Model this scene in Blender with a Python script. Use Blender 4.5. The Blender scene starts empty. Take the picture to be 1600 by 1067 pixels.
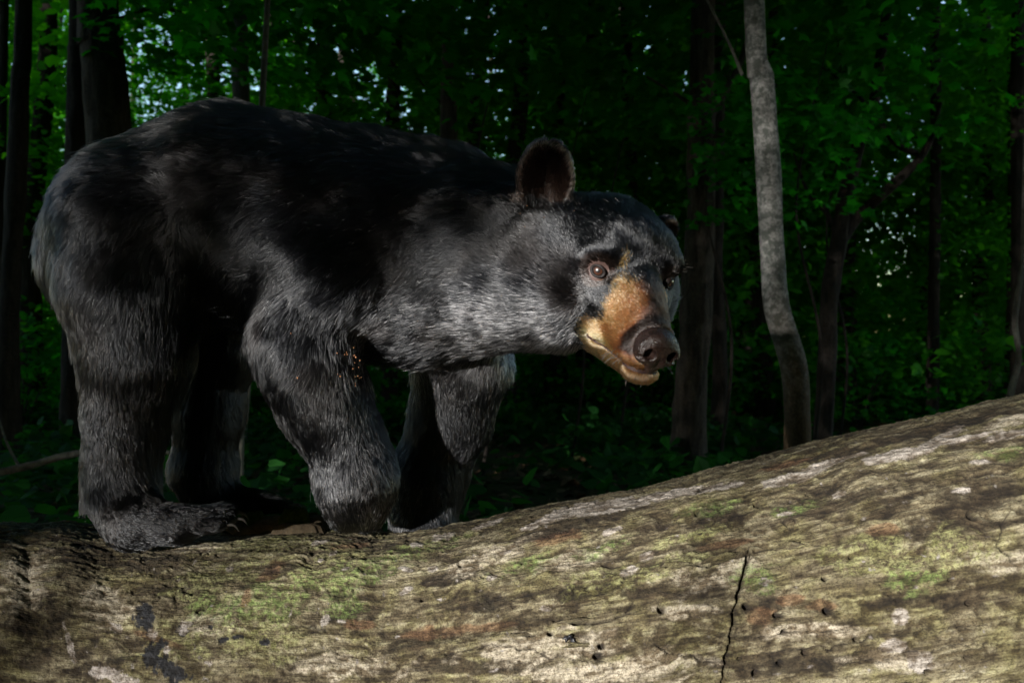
import bpy, math, random, os, time
import numpy as np
from mathutils import Vector
T0 = time.time()
rng = np.random.default_rng(7)
random.seed(7)
scene = bpy.context.scene
col = scene.collection

# ------------------------------------------------------------------ camera
F_PX, DIST, CAM_Z = 1385.6, 1.732, 0.95      # focal length in photo pixels (1600 wide), camera to log, camera height
cam_d = bpy.data.cameras.new('camera')
cam = bpy.data.objects.new('camera', cam_d)
col.objects.link(cam)
cam.location = (0, -DIST, CAM_Z)
cam.rotation_euler = (math.radians(90), 0, 0)
cam_d.sensor_width = 36
cam_d.lens = 36 * F_PX / 1600
cam_d.clip_end = 400
cam_d.clip_start = 0.02
cam_d.dof.use_dof = True
cam_d.dof.focus_distance = 1.56
cam_d.dof.aperture_fstop = 6.0
scene.camera = cam

# ------------------------------------------------------------------ sky and sun
SUN_AZ, SUN_EL = math.radians(-33), math.radians(7.0)   # azimuth right of the camera's back
L_to_sun = np.array([math.sin(SUN_AZ) * math.cos(SUN_EL), -math.cos(SUN_AZ) * math.cos(SUN_EL), math.sin(SUN_EL)])
world = bpy.data.worlds.new('World')
scene.world = world
world.use_nodes = True
wn = world.node_tree
wn.nodes.clear()
sky = wn.nodes.new('ShaderNodeTexSky')
sky.sky_type = 'NISHITA'
sky.sun_disc = False
sky.sun_elevation = SUN_EL
sky.sun_rotation = math.atan2(L_to_sun[0], L_to_sun[1])
sky.dust_density = 0.15
sky.ozone_density = 1.5
sky.air_density = 1.0
bg = wn.nodes.new('ShaderNodeBackground')
bg.inputs['Strength'].default_value = 0.15
wo = wn.nodes.new('ShaderNodeOutputWorld')
wn.links.new(sky.outputs[0], bg.inputs[0])
wn.links.new(bg.outputs[0], wo.inputs[0])
sun_d = bpy.data.lights.new('sun', 'SUN')
sun_d.energy = 5.0
sun_d.angle = math.radians(0.6)
sun_d.color = (1.0, 0.975, 0.93)
sun = bpy.data.objects.new('sun', sun_d)
col.objects.link(sun)
sun.rotation_euler = Vector(L_to_sun).to_track_quat('Z', 'Y').to_euler()
scene.view_settings.view_transform = 'Standard'
scene.view_settings.look = 'None'
scene.view_settings.exposure = 1.45
scene.view_settings.gamma = 1.0
scene.view_settings.use_curve_mapping = False
scene.render.engine = 'CYCLES'
cy = scene.cycles
cy.use_denoising = True
cy.denoising_input_passes = 'RGB_ALBEDO_NORMAL'
cy.denoising_prefilter = 'ACCURATE'
cy.use_adaptive_sampling = False
cy.denoiser = 'OPENIMAGEDENOISE'
cy.max_bounces = 6
cy.diffuse_bounces = 3
cy.glossy_bounces = 3
cy.transmission_bounces = 4
cy.transparent_max_bounces = 8
cy.sample_clamp_indirect = 0.4
cy.sample_clamp_direct = 3.0
cy.blur_glossy = 0.5
scene.cycles_curves.shape = 'RIBBONS'
scene.cycles_curves.subdivisions = 2

# ------------------------------------------------------------------ helpers
def P(px, py, Y):
    """point of the place seen at photo pixel (px, py), Y metres beyond the log's plane"""
    k = (Y + DIST) / F_PX
    return np.array([(px - 800) * k, Y, CAM_Z - (py - 533.5) * k])

def project(p):
    d = p[..., 1] + DIST
    return 800 + F_PX * p[..., 0] / d, 533.5 - F_PX * (p[..., 2] - CAM_Z) / d

def smooth01(a, b, x):
    t = np.clip((x - a) / (b - a), 0, 1)
    return t * t * (3 - 2 * t)

def _hash(ix, iy, iz, seed):
    h = (ix.astype(np.int64) * 374761393 + iy.astype(np.int64) * 668265263 + iz.astype(np.int64) * 2147483647 + seed * 974634777) & 0xFFFFFFFF
    h = ((h ^ (h >> 13)) * 1274126177) & 0xFFFFFFFF
    h = ((h ^ (h >> 16)) * 2246822519) & 0xFFFFFFFF
    return ((h ^ (h >> 15)) & 0xFFFFFF) / float(0xFFFFFF)

def vnoise(p, seed=0):
    i = np.floor(p)
    f = p - i
    f = f * f * f * (f * (f * 6 - 15) + 10)
    i = i.astype(np.int64)
    r = 0
    for dx in (0, 1):
        wx = f[:, 0] if dx else 1 - f[:, 0]
        for dy in (0, 1):
            wy = f[:, 1] if dy else 1 - f[:, 1]
            for dz in (0, 1):
                wz = f[:, 2] if dz else 1 - f[:, 2]
                r = r + wx * wy * wz * _hash(i[:, 0] + dx, i[:, 1] + dy, i[:, 2] + dz, seed)
    return r * 2 - 1

def fbm(p, octaves=4, seed=0, gain=0.5):
    r, a = 0, 1.0
    for o in range(octaves):
        r = r + a * vnoise(p * (2.03 ** o) + 17.3 * o, seed + o)
        a *= gain
    return r

def set_props(o, label=None, category=None, group=None, kind=None):
    if label: o['label'] = label
    if category: o['category'] = category
    if group: o['group'] = group
    if kind: o['kind'] = kind
    return o

def link(name, data, mat=None, parent=None, loc=None):
    o = bpy.data.objects.new(name, data)
    if mat is not None and data is not None and len(data.materials) == 0:
        data.materials.append(mat)
    if parent is not None: o.parent = parent
    if loc is not None: o.location = loc
    col.objects.link(o)
    return o

def empty(name, loc=(0, 0, 0), rz=0, scale=1, **kw):
    o = bpy.data.objects.new(name, None)
    o.location = loc
    o.rotation_euler = (0, 0, rz)
    o.scale = (scale,) * 3
    o.empty_display_size = 0.1
    col.objects.link(o)
    return set_props(o, **kw)

def mesh_np(name, V, faces, smooth=True):
    """V (n,3); faces: (m,k) int array or a list of such arrays"""
    if not isinstance(faces, list): faces = [faces]
    me = bpy.data.meshes.new(name)
    me.vertices.add(len(V))
    me.vertices.foreach_set('co', np.asarray(V, np.float32).ravel())
    idx = np.concatenate([f.ravel() for f in faces]).astype(np.int32)
    tot = np.concatenate([np.full(len(f), f.shape[1]) for f in faces]).astype(np.int32)
    start = np.concatenate([[0], np.cumsum(tot)[:-1]]).astype(np.int32)
    me.loops.add(len(idx))
    me.loops.foreach_set('vertex_index', idx)
    me.polygons.add(len(tot))
    me.polygons.foreach_set('loop_start', start)
    me.polygons.foreach_set('loop_total', tot)
    me.update(calc_edges=True)
    me.polygons.foreach_set('use_smooth', np.full(len(tot), smooth))
    me.validate()
    return me

def add_attr(me, name, kind, domain, arr):
    a = me.attributes.new(name, kind, domain)
    key = {'FLOAT': 'value', 'FLOAT_COLOR': 'color', 'FLOAT_VECTOR': 'vector', 'FLOAT2': 'vector'}[kind]
    a.data.foreach_set(key, np.asarray(arr, np.float32).ravel())

# --- node helpers
class NT:
    def __init__(self, name):
        self.m = bpy.data.materials.new(name)
        self.m.use_nodes = True
        self.t = self.m.node_tree
        self.t.nodes.clear()
        self.out = self.t.nodes.new('ShaderNodeOutputMaterial')
    def n(self, typ, **kw):
        nd = self.t.nodes.new(typ)
        for k, v in kw.items():
            if k.startswith('i_'):
                nd.inputs[k[2:].replace('_', ' ')].default_value = v
            else:
                setattr(nd, k, v)
        return nd
    def l(self, a, b): self.t.links.new(a, b)
    def noise(self, vec, scale, detail=4, rough=0.55, dist=0.0):
        nd = self.n('ShaderNodeTexNoise')
        nd.inputs['Scale'].default_value = scale
        nd.inputs['Detail'].default_value = detail
        nd.inputs['Roughness'].default_value = rough
        nd.inputs['Distortion'].default_value = dist
        if vec is not None: self.l(vec, nd.inputs['Vector'])
        return nd.outputs['Fac']
    def ramp(self, fac, stops):
        nd = self.n('ShaderNodeValToRGB')
        e = nd.color_ramp.elements
        while len(e) < len(stops): e.new(0.5)
        for k, (p, c) in enumerate(stops):
            e[k].position = p
            e[k].color = (*c, 1) if len(c) == 3 else c
        self.l(fac, nd.inputs['Fac'])
        return nd.outputs['Color']
    def mix(self, fac, a, b, mode='MIX'):
        nd = self.n('ShaderNodeMix', data_type='RGBA', blend_type=mode)
        if isinstance(fac, (int, float)): nd.inputs[0].default_value = fac
        else: self.l(fac, nd.inputs[0])
        for k, v in ((6, a), (7, b)):
            if isinstance(v, tuple): nd.inputs[k].default_value = (*v, 1)
            else: self.l(v, nd.inputs[k])
        return nd.outputs[2]
    def math(self, op, a, b=None, c=None):
        nd = self.n('ShaderNodeMath', operation=op)
        for k, v in enumerate((a, b, c)):
            if v is None: continue
            if isinstance(v, (int, float)): nd.inputs[k].default_value = v
            else: self.l(v, nd.inputs[k])
        return nd.outputs[0]
    def attr(self, name, out='Fac'):
        nd = self.n('ShaderNodeAttribute', attribute_name=name)
        return nd.outputs[out]
    def principled(self, color, rough=0.8, spec=0.3, bump=None, bump_d=0.01, bump_s=1.0):
        b = self.n('ShaderNodeBsdfPrincipled')
        if isinstance(color, tuple): b.inputs['Base Color'].default_value = (*color, 1)
        else: self.l(color, b.inputs['Base Color'])
        if isinstance(rough, (int, float)): b.inputs['Roughness'].default_value = rough
        else: self.l(rough, b.inputs['Roughness'])
        b.inputs['Specular IOR Level'].default_value = spec
        if bump is not None:
            bn = self.n('ShaderNodeBump')
            bn.inputs['Distance'].default_value = bump_d
            bn.inputs['Strength'].default_value = bump_s
            self.l(bump, bn.inputs['Height'])
            self.l(bn.outputs[0], b.inputs['Normal'])
        self.l(b.outputs[0], self.out.inputs[0])
        return b

# ------------------------------------------------------------------ tube builder (trunks, branches, vines)
def catmull(pts, n):
    pts = np.asarray(pts, float)
    q = np.vstack([2 * pts[0] - pts[1], pts, 2 * pts[-1] - pts[-2]])
    out = []
    seg = len(pts) - 1
    for t in np.linspace(0, seg, n):
        i = min(int(t), seg - 1)
        u = t - i
        a, b, c, d = q[i], q[i + 1], q[i + 2], q[i + 3]
        out.append(0.5 * (2 * b + (c - a) * u + (2 * a - 5 * b + 4 * c - d) * u * u + (3 * b - a - 3 * c + d) * u ** 3))
    return np.array(out)

def tube_geo(pts, rad, n_len=24, n_round=12, rough=0.0, seed=0, stretch=4.0):
    """returns V, F, along. pts k x 3 with matching radii"""
    pr = catmull(np.hstack([np.asarray(pts, float), np.asarray(rad, float)[:, None]]), n_len)
    c, r = pr[:, :3], np.maximum(pr[:, 3], 0.0004)
    t = np.gradient(c, axis=0)
    t /= np.linalg.norm(t, axis=1)[:, None] + 1e-9
    ref = np.array([0, 1.0, 0]) if abs(t[0] @ np.array([0, 1.0, 0])) < 0.8 else np.array([1.0, 0, 0])
    a = np.cross(t, ref); a /= np.linalg.norm(a, axis=1)[:, None] + 1e-9
    b = np.cross(t, a)
    th = np.linspace(0, 2 * np.pi, n_round, endpoint=False)
    dirs = a[:, None] * np.cos(th)[None, :, None] + b[:, None] * np.sin(th)[None, :, None]
    rr = np.repeat(r[:, None], n_round, 1)
    if rough:
        s = np.cumsum(np.r_[0, np.linalg.norm(np.diff(c, axis=0), axis=1)])
        q = np.stack([np.repeat((np.cos(th) * 1.0)[None], n_len, 0) / rough * 0 + np.cos(th)[None] * 3 + 0 * s[:, None], np.sin(th)[None] * 3 + 0 * s[:, None], s[:, None] * stretch + 0 * th[None]], -1)
        rr = rr * (1 + rough * fbm(q.reshape(-1, 3), 3, seed).reshape(n_len, n_round))
    V = (c[:, None] + dirs * rr[..., None]).reshape(-1, 3)
    i, j = np.meshgrid(np.arange(n_len - 1), np.arange(n_round), indexing='ij')
    j2 = (j + 1) % n_round
    Fq = np.stack([i * n_round + j, i * n_round + j2, (i + 1) * n_round + j2, (i + 1) * n_round + j], -1).reshape(-1, 4)
    return V, Fq

def join_geo(parts):
    V, F, o = [], [], 0
    for v, f in parts:
        V.append(v); F.append(f + o); o += len(v)
    return np.vstack(V), np.vstack(F)

# ------------------------------------------------------------------ the fallen log
TOP = np.array([(-330, 826), (-150, 820), (0, 817), (100, 817), (180, 822), (260, 829), (370, 829), (470, 826), (560, 828), (620, 831), (680, 822), (740, 811),
                (800, 797), (900, 778), (1000, 757), (1100, 732), (1220, 704), (1310, 684), (1400, 662), (1500, 639), (1600, 617), (1750, 580), (2000, 520)], float)
NU, NV = 1250, 460
xu = np.linspace(-1.42, 1.12, NU)
def log_Y(x):
    t = np.clip(x + 0.25, 0, None)
    return 0.02 - 0.26 * t ** 1.35
def log_R(x):
    return np.interp(x, [-1.42, -1.05, -0.93, -0.8, -0.4, 0.0, 0.5, 1.12], [0.25, 0.245, 0.258, 0.268, 0.27, 0.275, 0.285, 0.30])
Yc_u, R_u = log_Y(xu), log_R(xu)
zc_u = np.zeros(NU)
for k, (x, Yc, r) in enumerate(zip(xu, Yc_u, R_u)):
    zc = 0.35
    for _ in range(12):
        d = math.hypot(Yc + DIST, zc - CAM_Z)
        el_c = math.atan2(zc - CAM_Z, Yc + DIST)
        gam = math.asin(min(r / d, 0.95))
        Lt = math.sqrt(d * d - r * r)
        el = el_c + gam
        Yt = Lt * math.cos(el)                       # distance of the tangent point
        px = 800 + F_PX * x / Yt
        want = math.atan((533.5 - np.interp(px, TOP[:, 0], TOP[:, 1])) / F_PX)
        # centre height that makes the silhouette fall there
        lo, hi = -0.6, 1.2
        for _b in range(30):
            mid = (lo + hi) / 2
            dm = math.hypot(Yc + DIST, mid - CAM_Z)
            e = math.atan2(mid - CAM_Z, Yc + DIST) + math.asin(min(r / dm, 0.95))
            if e > want: hi = mid
            else: lo = mid
        if abs(mid - zc) < 1e-5: break
        zc = mid
    zc_u[k] = zc
ker = np.hanning(41); ker /= ker.sum()
zc_u = np.convolve(np.pad(zc_u, 20, mode='edge'), ker, 'valid')
def log_top_z(x, Y):
    zc, yc, r = np.interp(x, xu, zc_u), np.interp(x, xu, Yc_u), np.interp(x, xu, R_u)
    return zc + np.sqrt(np.maximum(r * r - (Y - yc) ** 2, 1e-6))
def log_hit(px, py):
    """where the sight line of a photo pixel meets the log"""
    d = np.array([(px - 800) / F_PX, 1.0, -(py - 533.5) / F_PX])
    o = np.array([0, -DIST, CAM_Z])
    prev = None
    for s in np.arange(0.8, 2.4, 0.002):
        q = o + d * s
        zc, yc, r = np.interp(q[0], xu, zc_u), np.interp(q[0], xu, Yc_u), np.interp(q[0], xu, R_u)
        if (q[1] - yc) ** 2 + (q[2] - zc) ** 2 < r * r:
            n = np.array([0, q[1] - yc, q[2] - zc])
            return q, n / np.linalg.norm(n)
    return o + d * 1.7, np.array([0, -0.5, 0.8])

# angle around the log: dense where it faces the path, coarse underneath
n_front = int(NV * 0.86)
th = np.concatenate([np.linspace(math.radians(60), math.radians(-215 + 0), n_front)[::-1][:n_front], []])
th = np.concatenate([np.linspace(-215, 68, n_front), np.linspace(68, 145, NV - n_front + 1)[1:]])
th = np.radians(np.unique(th))[:-1]
NV = len(th)
# th: 0 = far side (+Y), 90 = top, 180/-180 = near side (-Y)
th = np.radians(np.concatenate([np.linspace(55, 235, n_front, endpoint=False), np.linspace(235, 415, NV - n_front, endpoint=False)]))
NV = len(th)
U, TH = np.meshgrid(xu, th, indexing='ij')
cy_, cz_, r_ = Yc_u[:, None], zc_u[:, None], R_u[:, None]
bx, by, bz = U, cy_ + r_ * np.cos(TH), cz_ + r_ * np.sin(TH)
base = np.stack([bx, by, bz], -1).reshape(-1, 3)
nrm = np.stack([np.zeros_like(U), np.cos(TH), np.sin(TH)], -1).reshape(-1, 3)
LPX, LPY = project(base)
arc = (TH * 0.27).ravel()                       # metres around
along = U.ravel()
cyl = np.stack([along, np.cos(TH).ravel() * .27, np.sin(TH).ravel() * .27], 1)
front = ((TH > math.radians(70)) & (TH < math.radians(232))).ravel()

def blob(cx, cy, rx, ry, ang=0.0, soft=1.0):
    """0..1 patch around a photo position, in the log's own surface"""
    a = math.radians(ang)
    dx, dy = LPX - cx, LPY - cy
    u = (dx * math.cos(a) + dy * math.sin(a)) / rx
    v = (-dx * math.sin(a) + dy * math.cos(a)) / ry
    d = np.sqrt(u * u + v * v)
    return np.where(front, np.clip((1 - d) * 2.0 / soft, -1, 1), -1)

warp = cyl + 0.012 * np.stack([fbm(cyl * 14, 3, 40 + k) for k in range(3)], 1)
grain = warp * np.array([5.0, 34, 34])
n_big = fbm(warp * 3.2, 3, 1)
n_mid = fbm(warp * np.array([9, 22, 22]), 4, 5)
n_grain = fbm(grain * 2.2, 4, 9, 0.6)
n_fine = fbm(warp * np.array([60, 200, 200]), 4, 13, 0.62)
n_iso = fbm(warp * 95, 4, 17, 0.6)
ridge = 1 - np.abs(fbm(warp * np.array([7, 46, 46]), 4, 21, 0.55))
disp = 0.010 * n_big + 0.0022 * n_mid + 0.0018 * n_grain + 0.0014 * n_fine + 0.0012 * n_iso
# short lengthwise checks
chk = fbm(warp * np.array([4.5, 42, 42]), 2, 31)
chk_line = np.clip(1 - np.abs(chk) * 16, 0, 1) * smooth01(0.05, 0.5, fbm(warp * np.array([7, 11, 11]), 2, 35))
disp -= 0.006 * chk_line
# soft lumps that the photograph shows
disp += 0.013 * np.clip(blob(105, 900, 62, 95, 0, 1.5), 0, 1)
disp -= 0.007 * np.clip(blob(52, 960, 26, 160, -8, 1.8), 0, 1)
disp += 0.006 * np.clip(blob(20, 940, 26, 120, 0, 1.4), 0, 1)
disp -= 0.004 * np.clip(blob(196, 985, 20, 110, -22, 1.4), 0, 1)
disp -= 0.010 * np.clip(blob(700, 985, 110, 20, -4, 1.2), 0, 1)      # shallow brown hollow
disp += 0.006 * np.clip(blob(560, 895, 150, 50, -25, 1.5), 0, 1)

crack = np.zeros(len(base))
def crack_line(pts, width, depth, wob=3.0, seed=3, lip=0.0):
    global disp, crack
    pts = np.asarray(pts, float)
    w = np.stack([fbm(np.stack([LPX / 22, LPY / 22, 0 * LPX], 1), 3, seed), fbm(np.stack([LPX / 22, LPY / 22, 0 * LPX + 9], 1), 3, seed + 1)], 1) * wob
    qx, qy = LPX + w[:, 0], LPY + w[:, 1]
    best = np.full(len(base), 1e9)
    tpar = np.zeros(len(base))
    for k in range(len(pts) - 1):
        a, b = pts[k], pts[k + 1]
        ab = b - a
        t = np.clip(((qx - a[0]) * ab[0] + (qy - a[1]) * ab[1]) / (ab @ ab), 0, 1)
        d = np.hypot(qx - a[0] - t * ab[0], qy - a[1] - t * ab[1])
        m = d < best
        best = np.where(m, d, best)
        tpar = np.where(m, (k + t) / (len(pts) - 1), tpar)
    best = np.where(front, best, 1e9)
    ww = width * (0.25 + 0.75 * np.sin(np.pi * np.clip(tpar, 0.02, 0.98)) ** 0.6)
    c = np.clip(1.4 - best / ww, 0, 1)
    disp = disp - depth * c + lip * np.clip(1 - np.abs(best - 2.2 * ww) / (1.6 * ww), 0, 1)
    crack = np.maximum(crack, c)
crack_line([(1176, 858), (1164, 885), (1160, 915), (1146, 950), (1140, 990), (1134, 1030), (1128, 1075)], 2.6, 0.014, 4.5, 3, 0.002)
crack_line([(1176, 858), (1164, 900), (1150, 935)], 2.4, 0.009, 4, 4)
crack_line([(1030, 885), (1060, 883), (1085, 878), (1110, 882), (1150, 868), (1176, 860)], 2.6, 0.012, 3, 5, 0.003)
crack_line([(860, 970), (900, 974), (950, 970), (985, 960)], 2.2, 0.009, 3, 7, 0.004)
crack_line([(800, 990), (838, 994)], 2.4, 0.010, 2, 9, 0.003)
crack_line([(975, 962), (986, 945), (988, 938)], 1.6, 0.005, 2, 10)
crack_line([(1020, 1012), (1045, 1022), (1090, 1030), (1150, 1032), (1230, 1020), (1330, 1006), (1420, 990), (1600, 975)], 1.7, 0.007, 6, 11, 0.001)
crack_line([(1300, 1042), (1420, 1022), (1500, 1014), (1620, 1000)], 1.5, 0.005, 6, 12)
crack_line([(1150, 1000), (1250, 990), (1360, 985)], 1.1, 0.004, 5, 14)
crack_line([(1180, 855), (1230, 848), (1258, 852)], 1.5, 0.006, 3, 15)
crack_line([(640, 1030), (760, 1010), (850, 1022), (960, 1040)], 1.4, 0.005, 6, 16)
crack_line([(760, 938), (800, 932), (840, 925)], 1.2, 0.004, 3, 18)
crack_line([(1440, 770), (1500, 752), (1600, 735)], 1.4, 0.005, 5, 19)
crack_line([(820, 838), (900, 826), (980, 822)], 1.0, 0.003, 4, 20)
crack_line([(1580, 790), (1560, 845), (1590, 880)], 2.0, 0.006, 5, 22)
# beetle holes
holes = np.zeros(len(base))
for (hx, hy, hr) in [(1168, 946, 5), (1217, 960, 5), (1224, 961, 4), (1228, 988, 4.5), (1259, 1021, 4.5), (1183, 1054, 6), (1221, 1038, 4.5), (1290, 903, 4), (1184, 781, 4),
                     (1034, 952, 6), (1296, 954, 6), (1516, 942, 4.5), (1518, 805, 6), (1486, 905, 3), (1340, 1000, 4), (940, 1010, 5), (935, 1025, 7), (860, 990, 4), (1400, 752, 3.5), (1090, 797, 3),
                     (1512, 1030, 3), (1450, 1050, 4), (720, 880, 3), (660, 935, 2.5), (1330, 870, 3)]:
    b = np.clip(blob(hx, hy, hr * 1.5, hr * 1.25, 0, 1.0), 0, 1)
    holes = np.maximum(holes, b)
disp -= 0.014 * holes
pos = base + nrm * disp[:, None]

# ---- colour masks: growth and stains with shapes of their own
pw = np.stack([LPX / 60, LPY / 60, 0 * LPX], 1)
edge = fbm(warp * np.array([20, 60, 60]), 4, 50, 0.6)
edge2 = fbm(warp * 90, 3, 55, 0.6)
def patch(lst, k=0.55, e=edge, lo=-0.15, hi=0.15):
    m = np.full(len(base), -1.0)
    for a in lst: m = np.maximum(m, blob(*a))
    return smooth01(lo, hi, m + k * e - 0.15 * (k > 0))
gray = patch([(900, 795, 60, 9, -14), (960, 785, 80, 11, -13), (1060, 763, 90, 9, -10), (850, 812, 40, 6, -20), (1120, 756, 45, 6, -8), (1240, 742, 60, 8, -14), (1400, 717, 60, 9, -10),
              (1465, 692, 50, 9, -32), (1300, 720, 60, 5, -14), (1590, 680, 60, 6, -10), (1500, 690, 60, 4, -12), (955, 825, 17, 5, -15), (1010, 865, 13, 8, -25), (983, 888, 17, 8, -22),
              (853, 950, 9, 5, 0), (1310, 772, 11, 6, -20), (1228, 798, 12, 4, -5), (1408, 965, 14, 16, 0), (1440, 1035, 24, 18, 0), (1400, 1010, 22, 12, 0), (695, 832, 18, 5, -18), (684, 836, 12, 6, -25),
              (650, 848, 12, 4, -10), (632, 888, 14, 4, 10), (676, 887, 9, 5, -15), (634, 921, 12, 5, -30), (508, 968, 7, 9, 20), (533, 970, 8, 3, 0), (500, 847, 17, 3, -12), (521, 863, 9, 4, -25),
              (501, 876, 6, 3, -10), (541, 893, 7, 3, -25), (790, 858, 12, 4, -15), (358, 886, 6, 5, 0), (760, 815, 30, 4, -20), (1500, 770, 16, 5, -10), (770, 900, 10, 5, -30), (1530, 725, 22, 4, -5)], 0.42, edge2)
green = patch([(600, 885, 85, 26, -22), (540, 900, 60, 25, 0), (480, 925, 60, 45, -20), (430, 940, 60, 40, 0), (540, 935, 40, 40, -30), (1440, 905, 60, 20, -5), (1420, 912, 50, 30, 0), (1240, 790, 60, 12, -10),
               (690, 845, 55, 14, -15), (1590, 705, 60, 12, -10), (1100, 790, 60, 12, -10), (950, 850, 60, 16, -20), (820, 880, 60, 18, -20), (360, 950, 70, 30, 0), (1180, 905, 40, 30, 0)], 0.75, edge, -0.1, 0.9)
yellow = patch([(500, 900, 110, 40, -20), (350, 890, 110, 26, -10), (440, 850, 120, 16, 0), (520, 862, 40, 6, -25), (300, 920, 60, 30, 0), (560, 880, 60, 15, -20), (700, 838, 60, 8, -12), (1340, 860, 120, 22, -8),
                (1450, 870, 140, 26, -5), (400, 1000, 90, 40, 0), (1080, 870, 60, 12, -8), (1500, 860, 90, 40, 0), (960, 900, 110, 24, -10), (280, 1010, 70, 40, 0), (1360, 885, 60, 18, 0), (1090, 830, 80, 14, -15)], 0.9, edge, -0.1, 0.8)
dark = patch([(230, 880, 110, 22, 10), (280, 930, 60, 14, 10), (330, 905, 50, 14, 0), (600, 850, 90, 10, 8), (560, 960, 60, 14, -10), (700, 900, 60, 14, -15), (760, 940, 110, 18, -8), (640, 1000, 80, 26, 0),
              (860, 830, 90, 12, -12), (960, 800, 110, 9, -12), (1160, 800, 160, 16, -12), (1300, 790, 110, 14, -14), (1420, 790, 140, 18, -14), (1520, 780, 100, 24, -10), (1480, 830, 120, 20, -10),
              (1350, 700, 160, 10, -14), (1500, 665, 120, 10, -16), (60, 960, 50, 90, 0), (150, 1030, 50, 40, 0), (120, 860, 60, 24, 0), (900, 770, 60, 5, -14), (1190, 940, 34, 26, 0), (1240, 1040, 160, 22, -2),
              (1450, 940, 110, 14, 0), (1510, 900, 50, 20, 0), (760, 1040, 120, 16, 0), (900, 920, 90, 14, -6), (1000, 925, 60, 10, -6), (440, 890, 30, 14, 0), (1100, 925, 60, 14, 0)], 0.95, edge, -0.1, 0.7)
pale = patch([(170, 950, 46, 30, 20), (160, 930, 30, 16, 0), (40, 900, 50, 60, 0), (300, 850, 60, 10, 0), (860, 1010, 140, 30, -4), (960, 1050, 160, 26, -4), (1100, 900, 60, 26, -8), (1080, 960, 60, 20, 0),
              (760, 870, 90, 18, -20), (900, 870, 80, 16, -12), (1560, 880, 80, 26, 0), (1040, 1040, 60, 34, 0), (1380, 1030, 80, 20, 0), (550, 1040, 90, 24, 0), (1290, 985, 130, 14, -2), (1590, 660, 60, 12, -12),
              (1150, 880, 40, 18, -8), (330, 980, 60, 20, 0)], 0.85, edge, -0.1, 0.8)
rust = patch([(700, 985, 90, 14, -4), (760, 980, 50, 9, -12), (425, 890, 26, 14, -30), (385, 935, 9, 20, 15), (1180, 960, 34, 22, 0), (1290, 945, 30, 14, 0), (1240, 935, 26, 12, 0), (1230, 722, 40, 7, -15),
              (870, 838, 60, 10, -14), (250, 1000, 60, 8, 20), (550, 850, 40, 5, -8), (1140, 845, 60, 8, -10), (1330, 665, 120, 8, -16), (560, 975, 30, 10, 0), (1380, 830, 30, 10, 0)], 0.6, edge, -0.1, 0.6)
inkb = patch([(228, 965, 16, 22, 10), (232, 960, 10, 14, 0), (240, 1025, 22, 22, -20), (270, 1050, 26, 14, 20), (350, 1000, 9, 7, 0), (370, 995, 10, 5, 0), (415, 1003, 9, 6, 0), (330, 980, 5, 4, 0), (285, 985, 12, 9, 0), (250, 1010, 12, 12, 0)], 0.9, edge2)
white = patch([(285, 985, 10, 7, 0), (290, 975, 9, 6, 0), (240, 990, 9, 9, 0), (325, 1035, 4, 3, 0), (278, 902, 4, 5, 0), (330, 1036, 5, 4, 0), (260, 1015, 8, 6, 0), (170, 1050, 30, 10, 0), (190, 1060, 30, 8, 10), (108, 1000, 5, 40, -14), (150, 1050, 10, 12, 0), (180, 980, 10, 9, 0)], 0.9, edge2)
disp2 = 0.0010 * gray - 0.0014 * inkb + 0.0006 * green
pos += nrm * disp2[:, None]

i, j = np.meshgrid(np.arange(NU - 1), np.arange(NV), indexing='ij')
j2 = (j + 1) % NV
faces = np.stack([i * NV + j, (i + 1) * NV + j, (i + 1) * NV + j2, i * NV + j2], -1).reshape(-1, 4)
log_me = mesh_np('fallen_log', pos, faces)
add_attr(log_me, 'grain_uv', 'FLOAT_VECTOR', 'POINT', cyl)
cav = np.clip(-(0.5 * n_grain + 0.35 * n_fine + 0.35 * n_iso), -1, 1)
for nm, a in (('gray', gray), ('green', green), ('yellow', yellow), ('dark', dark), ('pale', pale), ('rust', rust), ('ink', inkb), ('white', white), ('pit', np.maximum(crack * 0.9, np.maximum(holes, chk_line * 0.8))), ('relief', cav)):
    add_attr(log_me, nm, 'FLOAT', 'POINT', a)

m = NT('weathered_wood')
gv = m.n('ShaderNodeAttribute', attribute_name='grain_uv').outputs['Vector']
mp = m.n('ShaderNodeMapping'); mp.inputs['Scale'].default_value = (0.16, 1, 1); m.l(gv, mp.inputs[0])
sg = mp.outputs[0]
fine = m.noise(sg, 260, 5, 0.7)
mid = m.noise(sg, 70, 5, 0.65, 0.4)
iso = m.noise(gv, 120, 6, 0.7)
isob = m.noise(gv, 26, 5, 0.65, 0.6)
c = m.ramp(mid, [(0.28, (0.050, 0.036, 0.022)), (0.43, (0.14, 0.112, 0.074)), (0.56, (0.27, 0.235, 0.17)), (0.72, (0.44, 0.40, 0.32))])
mot = m.noise(gv, 55, 6, 0.72, 0.3)
c = m.mix(0.5, c, m.ramp(mot, [(0.36, (0.30, 0.25, 0.17)), (0.47, (0.85, 0.80, 0.66)), (0.60, (1.25, 1.25, 1.15))]), 'MULTIPLY')
c = m.mix(m.math('MULTIPLY', m.ramp(m.noise(gv, 17, 5, 0.7), [(0.46, (0, 0, 0)), (0.62, (0.55,) * 3)]), 1.0), c, m.mix(1.0, c, (0.98, 1.05, 0.62), 'MULTIPLY'))
c = m.mix(m.math('MULTIPLY', m.attr('dark'), 0.92), c, m.ramp(isob, [(0.3, (0.022, 0.016, 0.009)), (0.7, (0.085, 0.058, 0.032))]))
c = m.mix(m.math('MULTIPLY', m.attr('pale'), m.ramp(iso, [(0.36, (0.25,) * 3), (0.55, (0.95,) * 3)])), c, (0.54, 0.47, 0.39))
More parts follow.
